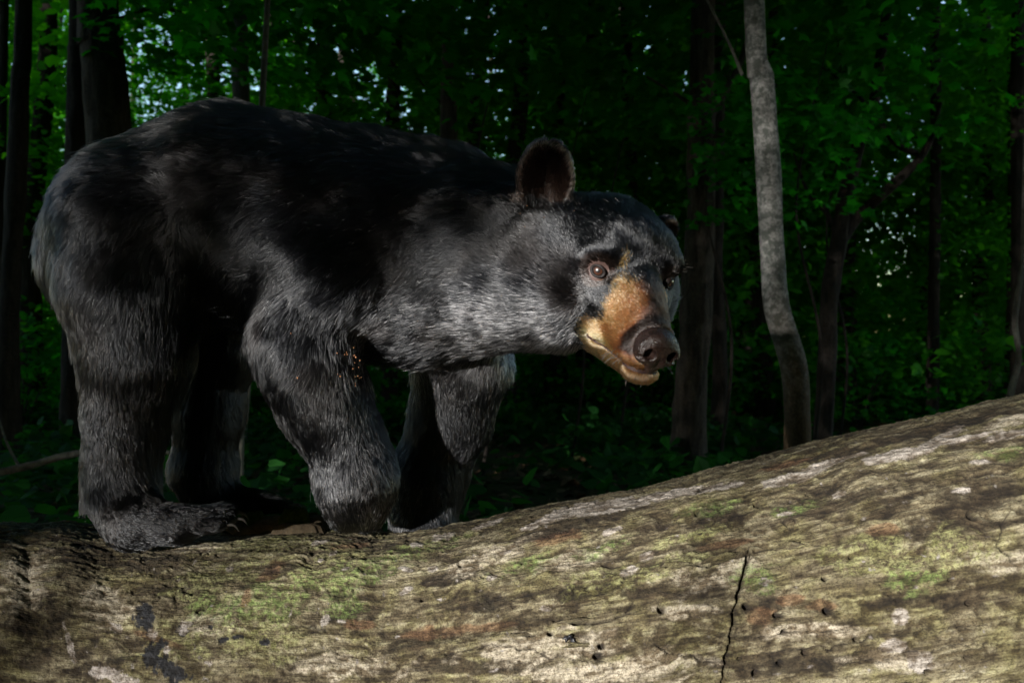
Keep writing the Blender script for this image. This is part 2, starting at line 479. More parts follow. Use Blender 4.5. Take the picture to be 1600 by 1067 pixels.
c = m.mix(m.math('MULTIPLY', m.attr('yellow'), m.ramp(iso, [(0.40, (0, 0, 0)), (0.56, (0.9,) * 3)])), c, m.ramp(isob, [(0.3, (0.20, 0.20, 0.07)), (0.7, (0.46, 0.45, 0.24))]))
c = m.mix(m.math('MULTIPLY', m.attr('green'), m.ramp(iso, [(0.40, (0.0,) * 3), (0.60, (0.85,) * 3)])), c, m.ramp(isob, [(0.3, (0.09, 0.15, 0.035)), (0.7, (0.32, 0.42, 0.14))]))
c = m.mix(m.math('MULTIPLY', m.attr('rust'), 0.75), c, m.ramp(mid, [(0.3, (0.09, 0.042, 0.022)), (0.7, (0.27, 0.155, 0.085))]))
c = m.mix(m.math('MULTIPLY', m.attr('gray'), 0.92), c, m.ramp(fine, [(0.3, (0.34, 0.295, 0.28)), (0.7, (0.56, 0.50, 0.48))]))
longg = m.n('ShaderNodeMapping'); longg.inputs['Scale'].default_value = (0.05, 1, 1); m.l(gv, longg.inputs[0])
c = m.mix(0.55, c, m.ramp(m.noise(longg.outputs[0], 150, 5, 0.7, 0.3), [(0.34, (0.38, 0.33, 0.27)), (0.48, (0.95, 0.95, 0.93)), (0.64, (1.25, 1.22, 1.18))]), 'MULTIPLY')
c = m.mix(m.attr('ink'), c, (0.03, 0.03, 0.036))
c = m.mix(m.math('MULTIPLY', m.attr('white'), 0.8), c, (0.52, 0.46, 0.45))
c = m.mix(m.math('MULTIPLY', m.attr('pit'), 0.95), c, (0.022, 0.013, 0.007))
# algae and dirt speckle
spk = m.ramp(m.noise(gv, 330, 3, 0.6), [(0.36, (0.45, 0.42, 0.37)), (0.47, (0.95, 0.95, 0.93)), (0.62, (1.2, 1.2, 1.16))])
c = m.mix(0.8, c, spk, 'MULTIPLY')
c = m.mix(0.6, c, m.ramp(fine, [(0.30, (0.35, 0.32, 0.28)), (0.52, (1, 1, 1))]), 'MULTIPLY')
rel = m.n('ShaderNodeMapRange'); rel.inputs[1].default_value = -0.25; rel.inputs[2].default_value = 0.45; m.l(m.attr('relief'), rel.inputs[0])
c = m.mix(rel.outputs[0], c, m.mix(1.0, c, (0.30, 0.26, 0.21), 'MULTIPLY'))  # grooves darkened in the colour: dirt, plus painted shading to crispen the relief
vo = m.n('ShaderNodeTexVoronoi', feature='DISTANCE_TO_EDGE'); vo.inputs['Scale'].default_value = 105
mp2 = m.n('ShaderNodeMapping'); mp2.inputs['Scale'].default_value = (0.30, 1, 1); m.l(gv, mp2.inputs[0]); 
wn_ = m.n('ShaderNodeMix', data_type='VECTOR'); wn_.inputs[0].default_value = 0.03; m.l(mp2.outputs[0], wn_.inputs[4])
nzc = m.n('ShaderNodeTexNoise'); nzc.inputs['Scale'].default_value = 40; m.l(gv, nzc.inputs['Vector']); m.l(nzc.outputs['Color'], wn_.inputs[5]); m.l(wn_.outputs[1], vo.inputs['Vector'])
lines = m.ramp(vo.outputs['Distance'], [(0.0, (0.45, 0.40, 0.34)), (0.06, (1, 1, 1))])
c = m.mix(m.math('MULTIPLY', m.ramp(m.noise(gv, 12, 3), [(0.42, (0,) * 3), (0.58, (0.8,) * 3)]), m.math('SUBTRACT', 1.0, m.attr('gray'))), c, m.mix(1.0, c, lines, 'MULTIPLY'))
h = m.math('ADD', m.math('MULTIPLY', fine, 0.9), m.math('ADD', iso, m.math('MULTIPLY', mot, 1.2)))
rough = m.math('SUBTRACT', 0.9, m.math('MULTIPLY', m.attr('gray'), 0.32))
c = m.mix(1.0, c, (0.72, 0.73, 0.70), 'MULTIPLY')
m.principled(c, rough, 0.30, h, 0.006, 1.0)
log = link('fallen_log', log_me, m.m)
set_props(log, 'thick weathered fallen log with green lichen and cracks that carries the bear', 'log')
M_WOOD = m.m

m = NT('dark_bark')
tc = m.n('ShaderNodeTexCoord').outputs['Object']
nn = m.noise(tc, 45, 6, 0.7)
c = m.ramp(nn, [(0.3, (0.03, 0.021, 0.012)), (0.6, (0.09, 0.068, 0.042)), (0.8, (0.16, 0.13, 0.08))])
m.principled(c, 0.9, 0.2, nn, 0.004)
M_BARK_SLAB = m.m
m = NT('moss')
tc = m.n('ShaderNodeTexCoord').outputs['Object']
nn = m.noise(tc, 160, 4, 0.7)
m.principled(m.ramp(nn, [(0.3, (0.012, 0.022, 0.004)), (0.7, (0.06, 0.08, 0.012))]), 0.95, 0.1, nn, 0.004)
M_MOSS = m.m
m = NT('black_fungus')
m.principled((0.012, 0.012, 0.015), 0.45, 0.5)
M_FUNGUS = m.m

def lump_sheet(name, cx, cy, rx, ry, thick, mat, n=(60, 22), seed=0, wob=0.25, Yoff=0.0, lift=0.0, parent=log, ang=0.0):
    """a low irregular slab or cushion lying on the log round a point (x, Y)"""
    nu, nv = n
    a = np.linspace(0, 2 * np.pi, nu, endpoint=False)
    rr = np.linspace(0, 1, nv)
    A, Rr = np.meshgrid(a, rr, indexing='ij')
    ew = 1 + wob * fbm(np.stack([np.cos(A).ravel() * 2.2, np.sin(A).ravel() * 2.2, 0 * A.ravel()], 1), 3, seed).reshape(A.shape)
    lx, ly = np.cos(A) * Rr * rx * ew, np.sin(A) * Rr * ry * ew
    ca, sa = math.cos(ang), math.sin(ang)
    x, Y = cx + lx * ca - ly * sa, cy + lx * sa + ly * ca
    prof = np.where(Rr > 0.999, -0.012, thick * np.clip((1 - Rr) * 2.5, 0, 1) ** 0.8)
    q = np.stack([x.ravel(), Y.ravel(), 0 * x.ravel()], 1)
    z = log_top_z(x, Y) + prof + lift + 0.22 * thick * fbm(q * 45, 4, seed + 3).reshape(A.shape) + 0.008
    V = np.stack([x, Y, z], -1).reshape(-1, 3)
    i, j = np.meshgrid(np.arange(nu), np.arange(nv - 1), indexing='ij')
    i2 = (i + 1) % nu
    Fq = np.stack([i * nv + j, i * nv + j + 1, i2 * nv + j + 1, i2 * nv + j], -1).reshape(-1, 4)
    return link(name, mesh_np(name, V, Fq), mat, parent)

lump_sheet('bark_slab', -0.45, 0.12, 0.17, 0.075, 0.020, M_BARK_SLAB, (90, 26), 3, 0.2)
lump_sheet('moss_patch', -0.44, 0.06, 0.030, 0.018, 0.032, M_MOSS, (40, 12), 5, 0.3)
lump_sheet('moss_patch', -0.53, 0.07, 0.028, 0.016, 0.028, M_MOSS, (40, 12), 6, 0.3)
lump_sheet('moss_patch', -0.40, 0.16, 0.08, 0.02, 0.033, M_MOSS, (50, 12), 7, 0.4)
lump_sheet('wood_flake', -0.42, 0.02, 0.05, 0.008, 0.008, M_BARK_SLAB, (40, 8), 9, 0.5)

def flake(px, py, w, hgt, ang, mat, name, thick=0.006, seed=0):
    q, n = log_hit(px, py)
    k = (q[1] + DIST) / F_PX
    w, hgt = w * k, hgt * k
    t = np.array([1.0, 0, 0]); b = np.cross(n, t); b /= np.linalg.norm(b)
    ca, sa = math.cos(math.radians(ang)), math.sin(math.radians(ang))
    t2, b2 = t * ca + b * sa, -t * sa + b * ca
    nu, nv = 28, 6
    A, Rr = np.meshgrid(np.linspace(0, 2 * np.pi, nu, endpoint=False), np.linspace(0, 1, nv), indexing='ij')
    ew = 1 + 0.35 * fbm(np.stack([np.cos(A).ravel() * 2, np.sin(A).ravel() * 2, 0 * A.ravel()], 1), 3, seed).reshape(A.shape)
    prof = np.where(Rr > 0.99, -0.010, thick * (1 - Rr ** 3))
    V = q + n * 0.002 + (np.cos(A) * Rr * w / 2 * ew)[..., None] * t2 + (np.sin(A) * Rr * hgt / 2 * ew)[..., None] * b2 + prof[..., None] * n
    V = V.reshape(-1, 3)
    V += n * (0.3 * thick * fbm(V * 120, 3, seed + 1))[:, None]
    i, j = np.meshgrid(np.arange(nu), np.arange(nv - 1), indexing='ij')
    i2 = (i + 1) % nu
    Fq = np.stack([i * nv + j, i * nv + j + 1, i2 * nv + j + 1, i2 * nv + j], -1).reshape(-1, 4)
    me = mesh_np(name, V, Fq); add_attr(me, 'grain_uv', 'FLOAT_VECTOR', 'POINT', V)
    return link(name, me, mat, log)
for k, (a, b, w, hh) in enumerate([(885, 997, 13, 12), (895, 1001, 12, 11), (890, 994, 9, 8)]):
    flake(a, b, w, hh, 0, M_FUNGUS, 'black_fungus', 0.009, 60 + k)
flake(905, 1007, 60, 11, 3, M_WOOD, 'wood_flake', 0.010, 70)
flake(1128, 871, 62, 9, 12, M_WOOD, 'wood_flake', 0.008, 71)
flake(1060, 882, 50, 7, 0, M_WOOD, 'wood_flake', 0.007, 72)
flake(1235, 851, 46, 9, 3, M_WOOD, 'wood_flake', 0.005, 73)
flake(815, 991, 46, 7, 2, M_WOOD, 'wood_flake', 0.007, 74)
flake(920, 968, 90, 6, 3, M_WOOD, 'wood_flake', 0.006, 75)
print('log', round(time.time() - T0, 1))

# ------------------------------------------------------------------ the bear: one continuous body surface from blended volumes
def axis(segs):
    out = [segs[0][0]]
    for a, b, h in segs:
        n = max(1, int(round((b - a) / h)))
        out += list(np.linspace(a, b, n + 1)[1:])
    return np.array(out)
gx = axis([(-1.04, 0.0, 0.0085), (0.0, 0.40, 0.0042)])
gy = axis([(-0.52, -0.10, 0.0042), (-0.10, 0.36, 0.0085)])
gz = axis([(0.50, 0.84, 0.0085), (0.84, 1.28, 0.0042), (1.28, 1.50, 0.0085)])
S = np.full((len(gx), len(gy), len(gz)), 0.5, np.float32)

def smin(a, b, k):
    h = np.clip(0.5 + 0.5 * (b - a) / k, 0, 1)
    return b * (1 - h) + a * h - k * h * (1 - h)

def apply_prim(fn, lo, hi, k, sub=False):
    s = [slice(max(0, np.searchsorted(g, l - k - 0.03)), np.searchsorted(g, h + k + 0.03)) for g, l, h in zip((gx, gy, gz), lo, hi)]
    X, Y, Z = np.meshgrid(gx[s[0]], gy[s[1]], gz[s[2]], indexing='ij')
    d = fn(X, Y, Z).astype(np.float32)
    cur = S[s[0], s[1], s[2]]
    S[s[0], s[1], s[2]] = -smin(-cur, d, k) if sub else smin(cur, d, k)

def cone(a, ra, b, rb, k=0.05, sub=False):
    a, b = np.asarray(a, float), np.asarray(b, float)
    ab = b - a
    L2 = ab @ ab + 1e-12
    def fn(X, Y, Z):
        t = np.clip(((X - a[0]) * ab[0] + (Y - a[1]) * ab[1] + (Z - a[2]) * ab[2]) / L2, 0, 1)
        return np.sqrt((X - a[0] - t * ab[0]) ** 2 + (Y - a[1] - t * ab[1]) ** 2 + (Z - a[2] - t * ab[2]) ** 2) - (ra + (rb - ra) * t)
    R = max(ra, rb)
    apply_prim(fn, np.minimum(a, b) - R, np.maximum(a, b) + R, k, sub)

def ell(c, rad, k=0.05, M=None, sub=False):
    c, rad = np.asarray(c, float), np.asarray(rad, float)
    M = np.eye(3) if M is None else M            # columns are the ellipsoid's own axes
    def fn(X, Y, Z):
        q = np.stack([X - c[0], Y - c[1], Z - c[2]], -1) @ M
        k0 = np.linalg.norm(q / rad, axis=-1)
        k1 = np.linalg.norm(q / rad ** 2, axis=-1)
        return np.where(k1 > 1e-6, k0 * (k0 - 1) / np.maximum(k1, 1e-6), -rad.min())
    R = rad.max()
    apply_prim(fn, c - R, c + R, k, sub)

def chain(pts, k=0.05):
    """pts: (px, py, Y, radius in photo pixels)"""
    q = [(P(a, b, Y), r * (Y + DIST) / F_PX) for a, b, Y, r in pts]
    for (p0, r0), (p1, r1) in zip(q, q[1:]): cone(p0, r0, p1, r1, k)

# trunk
chain([(236, 350, 0.05, 130), (360, 338, 0.05, 157), (500, 366, 0.04, 160), (610, 375, 0.03, 138), (690, 395, 0.0, 138), (770, 410, -0.06, 128)], 0.06)
chain([(180, 410, 0.06, 106), (260, 420, 0.05, 110)], 0.07)
chain([(585, 300, 0.03, 78), (700, 310, 0.0, 68)], 0.06)                   # withers
chain([(560, 450, 0.02, 112), (660, 465, -0.02, 90), (740, 450, -0.07, 86)], 0.05)   # brisket
chain([(770, 390, -0.08, 118), (850, 415, -0.16, 104)], 0.05)              # neck
chain([(770, 470, -0.10, 62), (880, 500, -0.20, 48)], 0.04)                # throat
# near hind leg
chain([(215, 350, -0.03, 118), (208, 450, -0.045, 98), (214, 555, -0.05, 76), (202, 640, -0.05, 57), (192, 715, -0.05, 45), (190, 775, -0.06, 44), (208, 812, -0.085, 41)], 0.045)
chain([(210, 815, -0.09, 42), (275, 820, -0.10, 25), (340, 808, -0.09, 20)], 0.03)
for dy, dx, dp in ((-0.036, -8, 12), (-0.013, 6, 3), (0.010, 8, -6), (0.030, 0, -9)):
    chain([(315, 812 + dp, -0.085 + dy, 12), (350 + dx, 806 + dp, -0.085 + dy, 13.5)], 0.006)
# far hind leg
chain([(300, 430, 0.16, 95), (338, 540, 0.17, 56), (325, 640, 0.17, 48), (318, 735, 0.165, 42), (328, 775, 0.16, 26), (420, 788, 0.14, 14)], 0.04)
for dy in (-0.03, -0.01, 0.01, 0.03):
    chain([(400, 788, 0.14 + dy, 11), (446, 792, 0.135 + dy, 9)], 0.010)
# near foreleg, wrist folded over the log
chain([(590, 350, -0.06, 92), (520, 430, -0.09, 86), (468, 525, -0.105, 64), (486, 580, -0.10, 66), (512, 638, -0.09, 59), (544, 696, -0.075, 48), (556, 748, -0.075, 54), (556, 778, -0.065, 48)], 0.045)
for dx, dy in ((-22, -0.035), (-4, -0.05), (16, -0.05), (34, -0.035)):
    chain([(560 + dx, 780, -0.05 + dy * 0.6, 18), (552 + dx, 806, -0.03 + dy * 0.6, 15)], 0.012)
# far foreleg
chain([(700, 480, 0.08, 78), (722, 570, 0.12, 66), (705, 650, 0.13, 56), (672, 740, 0.13, 50), (662, 800, 0.12, 50)], 0.045)
chain([(662, 805, 0.12, 40), (668, 826, 0.10, 40)], 0.03)

# head in its own frame: X to the bear's left, F forward, Up
YAW, PITCH, ROLL, HS = math.radians(17), math.radians(23), math.radians(7.5), 1.22
_F = np.array([math.sin(YAW), -math.cos(YAW), 0]); _X = np.array([math.cos(YAW), math.sin(YAW), 0]); _U = np.array([0, 0, 1.0])
_F2, _U2 = _F * math.cos(PITCH) - _U * math.sin(PITCH), _U * math.cos(PITCH) + _F * math.sin(PITCH)
_X3, _U3 = _X * math.cos(ROLL) - _U2 * math.sin(ROLL), _U2 * math.cos(ROLL) + _X * math.sin(ROLL)
HM = np.stack([_X3, _F2, _U3], 1)
H0 = P(937, 424, -0.310) - HM @ (np.array([-0.051, 0.083, 0.0165]) * HS)       # the near eye fixes the head
def hd(x, f, u): return H0 + HM @ (np.array([x, f, u]) * HS)
def to_head(p): return ((p - H0) @ HM) / HS
def hcone(a, ra, b, rb, k=0.03, sub=False): cone(hd(*a), ra * HS, hd(*b), rb * HS, k, sub)
def hell(c, r, k=0.03, sub=False, R=None): ell(hd(*c), np.array(r) * HS, k, HM if R is None else HM @ R, sub)
def rotU(a):
    a = math.radians(a); return np.array([[math.cos(a), -math.sin(a), 0], [math.sin(a), math.cos(a), 0], [0, 0, 1.0]])
def rotX(a):
    a = math.radians(a); return np.array([[1, 0, 0], [0, math.cos(a), -math.sin(a)], [0, math.sin(a), math.cos(a)]])
def rotF(a):
    a = math.radians(a); return np.array([[math.cos(a), 0, math.sin(a)], [0, 1, 0], [-math.sin(a), 0, math.cos(a)]])

hell((0, -0.01, 0.016), (0.084, 0.092, 0.080), 0.05)          # braincase
hell((0, 0.048, 0.038), (0.068, 0.045, 0.044), 0.03)          # forehead
for s in (-1, 1):
    hell((0.052 if s > 0 else -0.062, 0.012, -0.030), (0.046, 0.060, 0.056), 0.04)      # cheek muscle
    hell((s * 0.052, -0.03, -0.058), (0.050, 0.060, 0.050), 0.04)      # ruff under the cheek
    hell((s * 0.045, 0.070, 0.037), (0.024, 0.020, 0.014), 0.020)      # brow
    hell((s * 0.046, 0.070, -0.010), (0.018, 0.026, 0.016), 0.020)     # cheekbone
hell((0, 0.088, -0.014), (0.041, 0.055, 0.038), 0.030)
hcone((0, 0.07, 0.024), 0.020, (0, 0.150, -0.016), 0.019, 0.018)         # root of the muzzle
hcone((0, 0.09, -0.020), 0.042, (0, 0.168, -0.036), 0.0275, 0.020)
for s in (-1, 1):
    hcone((s * 0.015, 0.105, -0.040), 0.027, (s * 0.014, 0.168, -0.052), 0.0215, 0.014)   # lips
hell((0, 0.183, -0.042), (0.026, 0.020, 0.026), 0.012)
hcone((0, 0.03, -0.062), 0.050, (0.0, 0.164, -0.078), 0.0185, 0.014)     # lower jaw
hell((0.0, 0.173, -0.080), (0.024, 0.018, 0.012), 0.010)
for s in (-1, 1): hell((s * 0.036, 0.085, -0.062), (0.018, 0.034, 0.022), 0.016)
# mouth line
for s in (-1, 1):
    pts = [(s * 0.0, 0.199, -0.070), (s * 0.016, 0.190, -0.0715), (s * 0.029, 0.165, -0.072), (s * 0.038, 0.135, -0.070), (s * 0.041, 0.105, -0.066)]
    for a, b in zip(pts, pts[1:]): hcone(a, 0.0034, b, 0.0034, 0.003, sub=True)
# eyes sit in shallow sockets
EYES = [(-0.051, 0.083, 0.0165), (0.051, 0.083, 0.0165)]
for e in EYES:
    s = math.copysign(1, e[0])
    hell((e[0] + s * 0.004, e[1] + 0.012, e[2]), (0.013, 0.012, 0.0105), 0.010, sub=True)
# ears
def ear(c, yaw, tilt, w, h, seed=0):
    R = rotF(tilt) @ rotU(yaw)
    def q(x, f, u): return tuple(np.array(c) + R @ np.array([x, f, u]))
    hell(q(0, -0.004, 0), (w, 0.020, h), 0.014, R=R)
    hell(q(0, -0.010, -h * 0.75), (w * 0.86, 0.030, h * 0.5), 0.03, R=R)
    hell(q(0, 0.019, 0.004), (w * 0.86, 0.026, h * 0.88), 0.004, sub=True, R=R)
    return R
EAR_N = ((-0.106, -0.050, 0.092), 16, -12, 0.038, 0.059)
EAR_F = ((0.092, -0.055, 0.038), -30, 32, 0.032, 0.038)
ER_N, ER_F = ear(*EAR_N), ear(*EAR_F)

def surface_nets(S):
    ins = S < 0
    cs = [(0, 0, 0), (1, 0, 0), (0, 1, 0), (1, 1, 0), (0, 0, 1), (1, 0, 1), (0, 1, 1), (1, 1, 1)]
    n = tuple(k - 1 for k in S.shape)
    def sl(A, c): return A[c[0]:c[0] + n[0], c[1]:c[1] + n[1], c[2]:c[2] + n[2]]
    cnt = sum(sl(ins, c).astype(np.uint8) for c in cs)
    act = (cnt > 0) & (cnt < 8)
    idx = np.argwhere(act)
    vid = np.full(n, -1, np.int64)
    vid[act] = np.arange(len(idx))
    val = [S[idx[:, 0] + c[0], idx[:, 1] + c[1], idx[:, 2] + c[2]] for c in cs]
    acc = np.zeros((len(idx), 3)); num = np.zeros(len(idx))
    for a in range(8):
        for b in range(a + 1, 8):
            if bin(a ^ b).count('1') != 1: continue
            cr = (val[a] < 0) != (val[b] < 0)
            t = np.where(cr, val[a] / np.where(cr, val[a] - val[b], 1), 0)
            p = np.array(cs[a]) + t[:, None] * (np.array(cs[b]) - np.array(cs[a]))
            acc += p * cr[:, None]; num += cr
    loc = acc / num[:, None]
    V = np.stack([g[idx[:, k]] + loc[:, k] * (g[np.minimum(idx[:, k] + 1, len(g) - 1)] - g[idx[:, k]]) for k, g in enumerate((gx, gy, gz))], 1)
    Fs = []
    for ax in range(3):
        o = [k for k in range(3) if k != ax]
        a = [slice(0, None)] * 3; b = [slice(0, None)] * 3
        a[ax] = slice(0, -1); b[ax] = slice(1, None)
        cr = ins[tuple(a)] != ins[tuple(b)]
        e = np.argwhere(cr)
        e = e[(e[:, o[0]] > 0) & (e[:, o[1]] > 0) & (e[:, o[0]] < n[o[0]]) & (e[:, o[1]] < n[o[1]])]
        flip = ins[e[:, 0], e[:, 1], e[:, 2]]
        q = []
        for d0, d1 in ((1, 1), (0, 1), (0, 0), (1, 0)):
            c = e.copy(); c[:, o[0]] -= d0; c[:, o[1]] -= d1
            q.append(vid[c[:, 0], c[:, 1], c[:, 2]])
        q = np.stack(q, 1)
        if ax == 1: flip = ~flip
        q = np.where(flip[:, None], q, q[:, ::-1])
        Fs.append(q)
    F = np.concatenate(Fs)
    return V, F[(F >= 0).all(1)]

BV, BF = surface_nets(S)
del S
for _ in range(3):          # light smoothing
    acc = np.zeros_like(BV); num = np.zeros(len(BV))
    for a in range(4):
        np.add.at(acc, BF[:, a], BV[BF[:, (a + 1) % 4]]); np.add.at(num, BF[:, a], 1)
        np.add.at(acc, BF[:, (a + 1) % 4], BV[BF[:, a]]); np.add.at(num, BF[:, (a + 1) % 4], 1)
    BV = BV * 0.6 + 0.4 * acc / num[:, None]
# keep the feet out of the wood
print('bear surface', len(BV), round(time.time() - T0, 1))

bear = empty('black_bear', (-0.3, 0.03, 0.6), label='black bear with a tan muzzle standing on the fallen log', category='bear')
bear_inv = np.array([-0.3, 0.03, 0.6])
HV = to_head(BV)
is_head = (HV[:, 1] > -0.07) & (np.abs(HV[:, 0]) < 0.16) & (HV[:, 2] > -0.15) & (HV[:, 2] < 0.2) & (np.linalg.norm(HV * [1, 1, 1.0], axis=1) < 0.26)
# skin colours: dark, pinkish brown on lips and round the eyes
skin = np.tile(np.array([0.012, 0.010, 0.010, 1.0]), (len(BV), 1))
lip = is_head & (HV[:, 1] > 0.09) & (HV[:, 2] < -0.058) & (HV[:, 2] > -0.082)
skin[lip] = (0.035, 0.016, 0.013, 1)
for e in EYES:
    d = np.linalg.norm(HV - np.array(e), axis=1)
    skin[d < 0.0195] = (0.06, 0.035, 0.03, 1)
tanm = is_head & (HV[:, 1] > 0.085) & (HV[:, 2] < 0.02) & ~lip
skin[tanm] = (0.045, 0.022, 0.012, 1)
skin[is_head & (HV[:, 1] > 0.160) & (HV[:, 2] > -0.068)] = (0.014, 0.008, 0.006, 1)
body_me = mesh_np('body', BV - bear_inv, BF)
add_attr(body_me, 'skin', 'FLOAT_COLOR', 'POINT', skin)
m = NT('bear_skin')
sk = m.attr('skin', 'Color')
nz = m.noise(m.n('ShaderNodeTexCoord').outputs['Object'], 500, 3)
m.principled(sk, 0.55, 0.35, nz, 0.001)
body = link('body', body_me, m.m, bear)

# ------------------------------------------------------------------ nose leather, in the head's frame
bS = (gx, gy, gz)
gx = np.arange(-0.040, 0.040, 0.0011); gy = np.arange(0.160, 0.226, 0.0011); gz = np.arange(-0.088, -0.014, 0.0011)
S = np.full((len(gx), len(gy), len(gz)), 0.5, np.float32)
ell((0, 0.190, -0.048), (0.0265, 0.020, 0.0235), 0.004)
ell((0, 0.200, -0.042), (0.019, 0.010, 0.013), 0.010)
for s in (-1, 1):
    ell((s * 0.0165, 0.199, -0.053), (0.0120, 0.0125, 0.0140), 0.006)
    ell((s * 0.0065, 0.2045, -0.058), (0.0050, 0.0070, 0.0110), 0.004)
cone((0, 0.196, -0.066), 0.008, (0, 0.194, -0.076), 0.006, 0.006)
for s in (-1, 1):
    cone((s * 0.0135, 0.2185, -0.0540), 0.0068, (s * 0.0160, 0.196, -0.050), 0.0070, 0.002, sub=True)
    cone((s * 0.0165, 0.2130, -0.0565), 0.0032, (s * 0.0300, 0.1990, -0.0600), 0.0022, 0.002, sub=True)
cone((0, 0.2150, -0.050), 0.0016, (0, 0.2060, -0.082), 0.0016, 0.002, sub=True)
NVt, NF = surface_nets(S)
gx, gy, gz = bS
del S
NVt = (NVt - [0, 0.19, -0.052]) * 1.07 + [0, 0.190, -0.053]
NVt += 0.0002 * np.stack([fbm(NVt * 420, 2, 70 + k) for k in range(3)], 1)
NVt = NVt + np.array([0, 0, 0.0105])
nose_me = mesh_np('nose', H0 + (NVt * HS) @ HM.T - bear_inv, NF)
m = NT('wet_nose_leather')
tc = m.n('ShaderNodeTexCoord').outputs['Object']
vor = m.n('ShaderNodeTexVoronoi'); vor.inputs['Scale'].default_value = 620; m.l(tc, vor.inputs['Vector'])
c = m.ramp(m.noise(tc, 90, 4), [(0.3, (0.012, 0.0065, 0.005)), (0.7, (0.036, 0.020, 0.016))])
m.principled(c, m.ramp(m.noise(tc, 120, 3), [(0.4, (0.22,) * 3), (0.7, (0.45,) * 3)]), 0.5, vor.outputs['Distance'], 0.0009, 0.7)
link('nose', nose_me, m.m, bear)

# ------------------------------------------------------------------ eyes
m = NT('eyeball')
g = m.n('ShaderNodeTexCoord').outputs['Object']
sx = m.n('ShaderNodeSeparateXYZ'); m.l(g, sx.inputs[0])
rad = m.math('SQRT', m.math('ADD', m.math('POWER', sx.outputs[0], 2), m.math('POWER', sx.outputs[1], 2)))
iris = m.noise(g, 700, 3)
c = m.ramp(m.math('DIVIDE', rad, 0.0108), [(0.0, (0.004, 0.003, 0.003)), (0.26, (0.006, 0.004, 0.004)), (0.34, (0.028, 0.010, 0.006)), (0.58, (0.045, 0.017, 0.009)), (0.66, (0.012, 0.006, 0.005)), (0.80, (0.015, 0.010, 0.009))])
b = m.principled(c, 0.35, 0.4)
b.inputs['Coat Weight'].default_value = 1.0
b.inputs['Coat Roughness'].default_value = 0.03
M_EYE = m.m
m = NT('eyelid_skin')
m.principled((0.007, 0.0045, 0.004), 0.6, 0.2, m.noise(m.n('ShaderNodeTexCoord').outputs['Object'], 900, 3), 0.0006)
M_LID = m.m
def uv_sphere(r, nu=36, nv=24):
    t, p = np.meshgrid(np.linspace(0, np.pi, nv), np.linspace(0, 2 * np.pi, nu, endpoint=False), indexing='ij')
    V = np.stack([r * np.sin(t) * np.cos(p), r * np.sin(t) * np.sin(p), r * np.cos(t)], -1).reshape(-1, 3)
    i, j = np.meshgrid(np.arange(nv - 1), np.arange(nu), indexing='ij')
    return V, np.stack([i * nu + j, (i + 1) * nu + j, (i + 1) * nu + (j + 1) % nu, i * nu + (j + 1) % nu], -1).reshape(-1, 4)
campos = np.array([0, -DIST, CAM_Z])
for e in EYES:
    c = hd(e[0], e[1] - 0.0036, e[2])
    out = HM @ np.array([math.copysign(0.62, e[0]), 0.78, 0.05])
    gaze = campos - c; gaze /= np.linalg.norm(gaze)
    gz_ = gaze * (0.8 if e[0] < 0 else 0.1) + out * (0.35 if e[0] < 0 else 0.9); gz_ /= np.linalg.norm(gz_)
    V, Fq = uv_sphere(0.0119)
    eo = link('eye', mesh_np('eye', V, Fq), M_EYE, bear, c - bear_inv)
    eo.rotation_mode = 'QUATERNION'
    eo.rotation_quaternion = Vector(gz_).to_track_quat('Z', 'Y')
    # lids: an almond ring lying on the ball
    ax = out / np.linalg.norm(out)
    if e[0] < 0: ax = ax * 0.75 + gaze * 0.4; ax /= np.linalg.norm(ax)
    rt = np.cross(HM[:, 2], ax); rt /= np.linalg.norm(rt)
    upv = np.cross(ax, rt)
    a = np.linspace(0, 2 * np.pi, 49)[:-1]
    ring = []
    for aa in a:
        ex, ey = 0.0092 * math.cos(aa), (0.0062 if math.sin(aa) > 0 else 0.0070) * math.sin(aa)
        ey += 0.0012 * math.cos(aa) * (-1 if e[0] < 0 else 1)
        zz = math.sqrt(max(0.0124 ** 2 - ex * ex - ey * ey, 0))
        ring.append((rt * ex + upv * ey + ax * zz))
    ring = np.array(ring)
    nr = 8
    tt = np.roll(ring, -1, 0) - np.roll(ring, 1, 0); tt /= np.linalg.norm(tt, axis=1)[:, None]
    n1 = ring / np.linalg.norm(ring, axis=1)[:, None]; n2 = np.cross(tt, n1)
    ph = np.linspace(0, 2 * np.pi, nr, endpoint=False)
    outward = ring - ax * (ring @ ax)[:, None]
    outward /= np.linalg.norm(outward, axis=1)[:, None]
    V = (ring[:, None] + n1[:, None] * np.cos(ph)[None, :, None] * 0.0013 + outward[:, None] * (np.sin(ph)[None, :, None] + 0.7) * 0.0024).reshape(-1, 3) 
    i, j = np.meshgrid(np.arange(48), np.arange(nr), indexing='ij')
    Fq = np.stack([i * nr + j, ((i + 1) % 48) * nr + j, ((i + 1) % 48) * nr + (j + 1) % nr, i * nr + (j + 1) % nr], -1).reshape(-1, 4)
    link('eyelid', mesh_np('eyelid', V, Fq), M_LID, bear, c - bear_inv)

